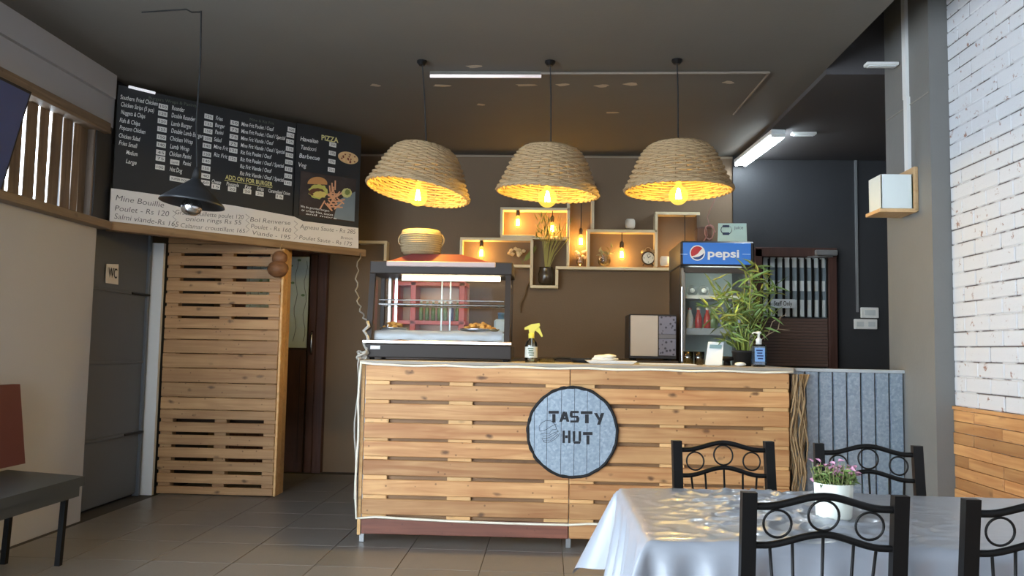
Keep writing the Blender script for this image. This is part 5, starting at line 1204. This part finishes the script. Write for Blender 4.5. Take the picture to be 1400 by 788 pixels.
# ================================================================== TABLE
TZ = .742; tx0, tx1, ty0, ty1 = .245, 1.66, 2.03, 2.80
tb_ = thing('dining_table', 'dining table hidden under the silver grey cloth', 'table', ((tx0+tx1)/2, (ty0+ty1)/2, 0))
B().box(((tx0+tx1)/2, (ty0+ty1)/2, TZ-.018), (tx1-tx0-.012, ty1-ty0-.012, .03), bev=.006).build('table_top', M_screen, tb_)
for x in (tx0+.07, tx1-.07):
    for y in (ty0+.09, ty1-.09): B().box((x, y, (TZ-.033)/2), (.045, .045, TZ-.033), bev=.004).build('leg', M_black, tb_)
def cloth():
    b = B(); L_ = .27; nx, ny = 190, 130; G = []
    for j in range(ny+1):
        rowv = []
        for i in range(nx+1):
            x = tx0-L_+(tx1-tx0+2*L_)*i/nx; y = ty0-L_+(ty1-ty0+2*L_)*j/ny
            ex, ey = min(max(x, tx0), tx1), min(max(y, ty0), ty1); dx, dy = x-ex, y-ey; d = sqrt(dx*dx+dy*dy)
            if d < 1e-6:
                w = noise.noise(Vector((x*5, y*5, 1)))*.5+noise.noise(Vector((x*16, y*9, 4)))
                k = max(0, 1-abs(x-.72)/.5); rid = abs(noise.noise(Vector((x*7+y*5, y*14-x*5, 9))))
                rid2 = abs(noise.noise(Vector((x*9-y*4, y*8+x*6, 3)))); z = TZ+.0035+.0006*w+(.010*k+.0006)*max(0, .16-rid)/.16+.007*k*max(0, .12-rid2)/.12
                edge = min(x-tx0, tx1-x, y-ty0, ty1-y)
                if edge < .02: z -= .003*(1-edge/.02)
                rowv.append(b.bm.verts.new((x, y, z)))
            else:
                nxv, nyv = dx/d, dy/d; s = atan2(dy, dx)
                per = (x if abs(dy) > abs(dx) else y)*1.0
                corner = dx != 0 and dy != 0
                if corner: fold = .5+.5*cos(4*(s % (pi/2))-pi) if True else 0; out = .012+d*(.10+.42*fold)
                else: out = .012+d*(.09+.09*sin(per*31+1.3*noise.noise(Vector((per*6, 2, 3)))*3)+.05*sin(per*67))
                f = min(1, d/.02); z = TZ+.002-sqrt(max(0, d*d-(out-.012)**2))*1.0
                rowv.append(b.bm.verts.new((ex+nxv*out*f, ey+nyv*out*f, z)))
        G.append(rowv)
    for j in range(ny):
        for i in range(nx): b.bm.faces.new((G[j][i], G[j][i+1], G[j+1][i+1], G[j+1][i]))
    return b.build('tablecloth', mat('silver_satin', srgb(146, 150, 158), .32, var=.05, coat=.22, bump=.05, bscale=20), None, True)
tag(cloth(), 'silver grey satin cloth draped over the dining table', 'tablecloth')
# plant pot on the table
p = onZ(1140, 710, TZ+.004); t = thing('flower_pot', 'white oval pot of pink flowers on the table', 'plant pot', p)
PR = .052
Sx = 1.0
B().lathe([(0, .003), (PR*.86, .003), (PR*.92, .01), (PR, .098), (PR*1.01, .1), (PR*.94, .1), (PR*.88, .07), (0, .07)], 28, p).build('pot', mat('white_ceramic', srgb(228, 232, 222), .35, var=.02), t, True)
M_hl = mat('herb_leaf', srgb(104, 128, 66), .6, vary=.35); M_pk = mat('pink_petal', srgb(196, 140, 164), .6, vary=.25)
st = B()
for i in range(70):
    a, r = random.uniform(0, 6.28), sqrt(random.random())*PR*.95; q = p+Vector((r*cos(a), r*sin(a), .095)); tp2 = q+Vector((.35*r*cos(a), .35*r*sin(a), random.uniform(.015, .06)))
    st.tube([q, tp2], .001, 3)
    link('leaf', leaf_mesh(.008, .022), M_hl, t, loc=q.lerp(tp2, random.uniform(.2, .9)), rot=(random.uniform(-1, 1), random.uniform(-1.2, .2), random.uniform(0, 6.28)))
    link('leaf', leaf_mesh(.008, .022), M_hl, t, loc=q.lerp(tp2, random.uniform(.0, .6)), rot=(random.uniform(-1, 1), random.uniform(-1.2, .2), random.uniform(0, 6.28)))
    if i % 2 == 0: link('petal', leaf_mesh(.011, .016), M_pk, t, loc=tp2, rot=(random.uniform(-1, 1), random.uniform(-1, .4), random.uniform(0, 6.28)))
for i in range(5): B().ball(p+Vector((.030+.010*cos(i*1.3), -.02, .130+.008*sin(i*1.9))), .008, (1, 1, .7), 1, .3).build('bloom', M_pk, t, True)
st.build('stems', M_stem, t)
# ================================================================== CHAIRS
def make_chair():
    t = thing('metal_chair', 'chair', 'chair', (0, 0, 0), group='black metal chairs at the table')
    Hh = .89; Wd = .367; hw = Wd/2-.0165
    lean = lambda z: -.05*max(0, (z-.45)/(Hh-.45))          # back leans away (local -y is behind the sitter)
    for s in (-1, 1):
        b = B(); pts = [(s*(hw+.01), .02, 0), (s*hw, 0, .45), (s*hw, lean(Hh), Hh)]
        ring = []
        for (x, y, z) in pts: ring.append([b.bm.verts.new((x+dx*.0165, y+dy*.0125, z)) for dx, dy in ((-1, -1), (1, -1), (1, 1), (-1, 1))])
        for a, c in zip(ring, ring[1:]):
            for j in range(4): b.bm.faces.new((a[j], a[(j+1) % 4], c[(j+1) % 4], c[j]))
        b.bm.faces.new(ring[0][::-1]); b.bm.faces.new(ring[-1]); b.build('back_post', M_black, t, local=True)
        B().tube([(s*(hw+.0), .40, .45), (s*(hw+.012), .42, 0)], .014, 8).build('front_leg', M_black, t, True, local=True)
        B().tube([(s*hw, .01, .2), (s*hw, .405, .2)], .008, 6).build('stretcher', M_black, t, True, local=True)
    def rail(z0, rise, r):
        P = []
        for i in range(25):
            u = -1+2*i/24; x = u*hw; k = max(0, 1-abs(u)/.80); sm = k*k*(3-2*k); z = z0+rise*sm
            P.append((x, lean(z), z))
        return B().tube(P, r, 8)
    rail(Hh-.032, .026, .0085).build('top_rail', M_black, t, True, local=True)
    rail(Hh-.120, .028, .0080).build('lower_rail', M_black, t, True, local=True)
    for cx, cz, r in ((0, Hh-.0495, .034), (-.102, Hh-.0705, .031), (.102, Hh-.0705, .031)):
        B().tube([(cx+r*cos(a), lean(cz+r*sin(a)), cz+r*sin(a)) for a in [2*pi*i/28 for i in range(28)]], .0030, 6, closed=True).build('ring', M_black, t, True, local=True)
    for x0, x1 in ((-.118, -.095), (-.068, -.058), (0, 0), (.068, .058), (.118, .095)):
        u = x0/hw; k = max(0, 1-abs(u)/.8); zt_ = Hh-.120+.028*k*k*(3-2*k)
        B().tube([(x0, lean(zt_), zt_), (x1, lean(.52), .52)], .0036, 6).build('spindle', M_black, t, True, local=True)
    B().tube([(-hw, lean(.52), .52), (hw, lean(.52), .52)], .008, 8).build('back_crossbar', M_black, t, True, local=True)
    b = B(); tm = bmesh.new(); bmesh.ops.create_cube(tm, size=1)
    for v in tm.verts: v.co = Vector((v.co.x*.39, v.co.y*.40, v.co.z*.045))
    bmesh.ops.bevel(tm, geom=tm.edges[:], offset=.016, segments=3, affect='EDGES'); b._merge(tm, Matrix.Translation((0, .215, .478))); b.build('seat_cushion', mat('black_vinyl', srgb(34, 33, 35), .45), t, True, local=True)
    B().tube([(-hw, .0, .45), (hw, .0, .45), (hw, .40, .45), (-hw, .40, .45)], .010, 6, closed=True).build('seat_frame', M_black, t, True, local=True)
    return t
ch = make_chair()
# (x, y) of the top of the back, facing angle
def seatpose(xc, yc, rz):  # yc is where the back top is
    off = Matrix.Rotation(rz, 3, 'Z') @ Vector((0, -.05, 0)); return (xc-off.x, yc-off.y, 0)
spots = [(.622, 1.895, 0, 'black metal chair with its back to the camera at the near table edge'), (1.100, 1.875, 0, 'black metal chair cut off by the right edge of the photo'),
         (.622, 2.97, pi+radians(7), 'black metal chair across the table in front of the pine counter'), (1.122, 2.96, pi+radians(-2), 'black metal chair across the table in front of the corrugated sheet')]
for i, (x, y, a, lb) in enumerate(spots):
    o = ch if i == 0 else copy_tree(ch)
    o.location = seatpose(x, y, a); o.rotation_euler = (0, 0, a); o['label'] = lb
# ================================================================== BENCH AT THE LEFT
be = thing('waiting_bench', 'dark padded bench with maroon backrest against the white left wall', 'bench', (-2.8, 4.0, 0))
bx0, bx1, by0, by1 = -3.07, -2.53, 3.3, 4.55
M_vin = mat('charcoal_vinyl', srgb(62, 66, 68), .45, var=.06)
b = B(); b.prism([(bx0, by0, .415), (bx1, by0, .415), (bx1, by1-.10, .415), (bx0, by1+.05, .415)], (0, 0, .05)); b.build('seat', M_vin, be)
b = B(); b.prism([(bx0+.02, by0+.02, .36), (bx1-.015, by0+.02, .36), (bx1-.015, by1-.12, .36), (bx0+.02, by1+.02, .36)], (0, 0, .055)); b.build('seat_rail', M_vin, be)
B().prism([(bx0+.09, by0, .50), (bx0+.03, by0, .50), (bx0-.02, by0, .95), (bx0+.03, by0, .95)], (0, 4.62-by0, 0)).build('backrest', mat('maroon_vinyl', srgb(88, 44, 44), .5, var=.06), be)
for x, y in ((bx1-.07, by1-.16), (bx0+.17, by1-.16), (bx1-.07, by0+.1), (bx0+.17, by0+.1)):
    B().tube([(x, y, .37), (x-.01, y-.01, 0)], .020, 4).build('leg', M_black, be)
for y in (by0+.2, by1-.3): B().box((bx0+.045, y, .48), (.03, .04, .06)).build('back_bracket', M_black, be)
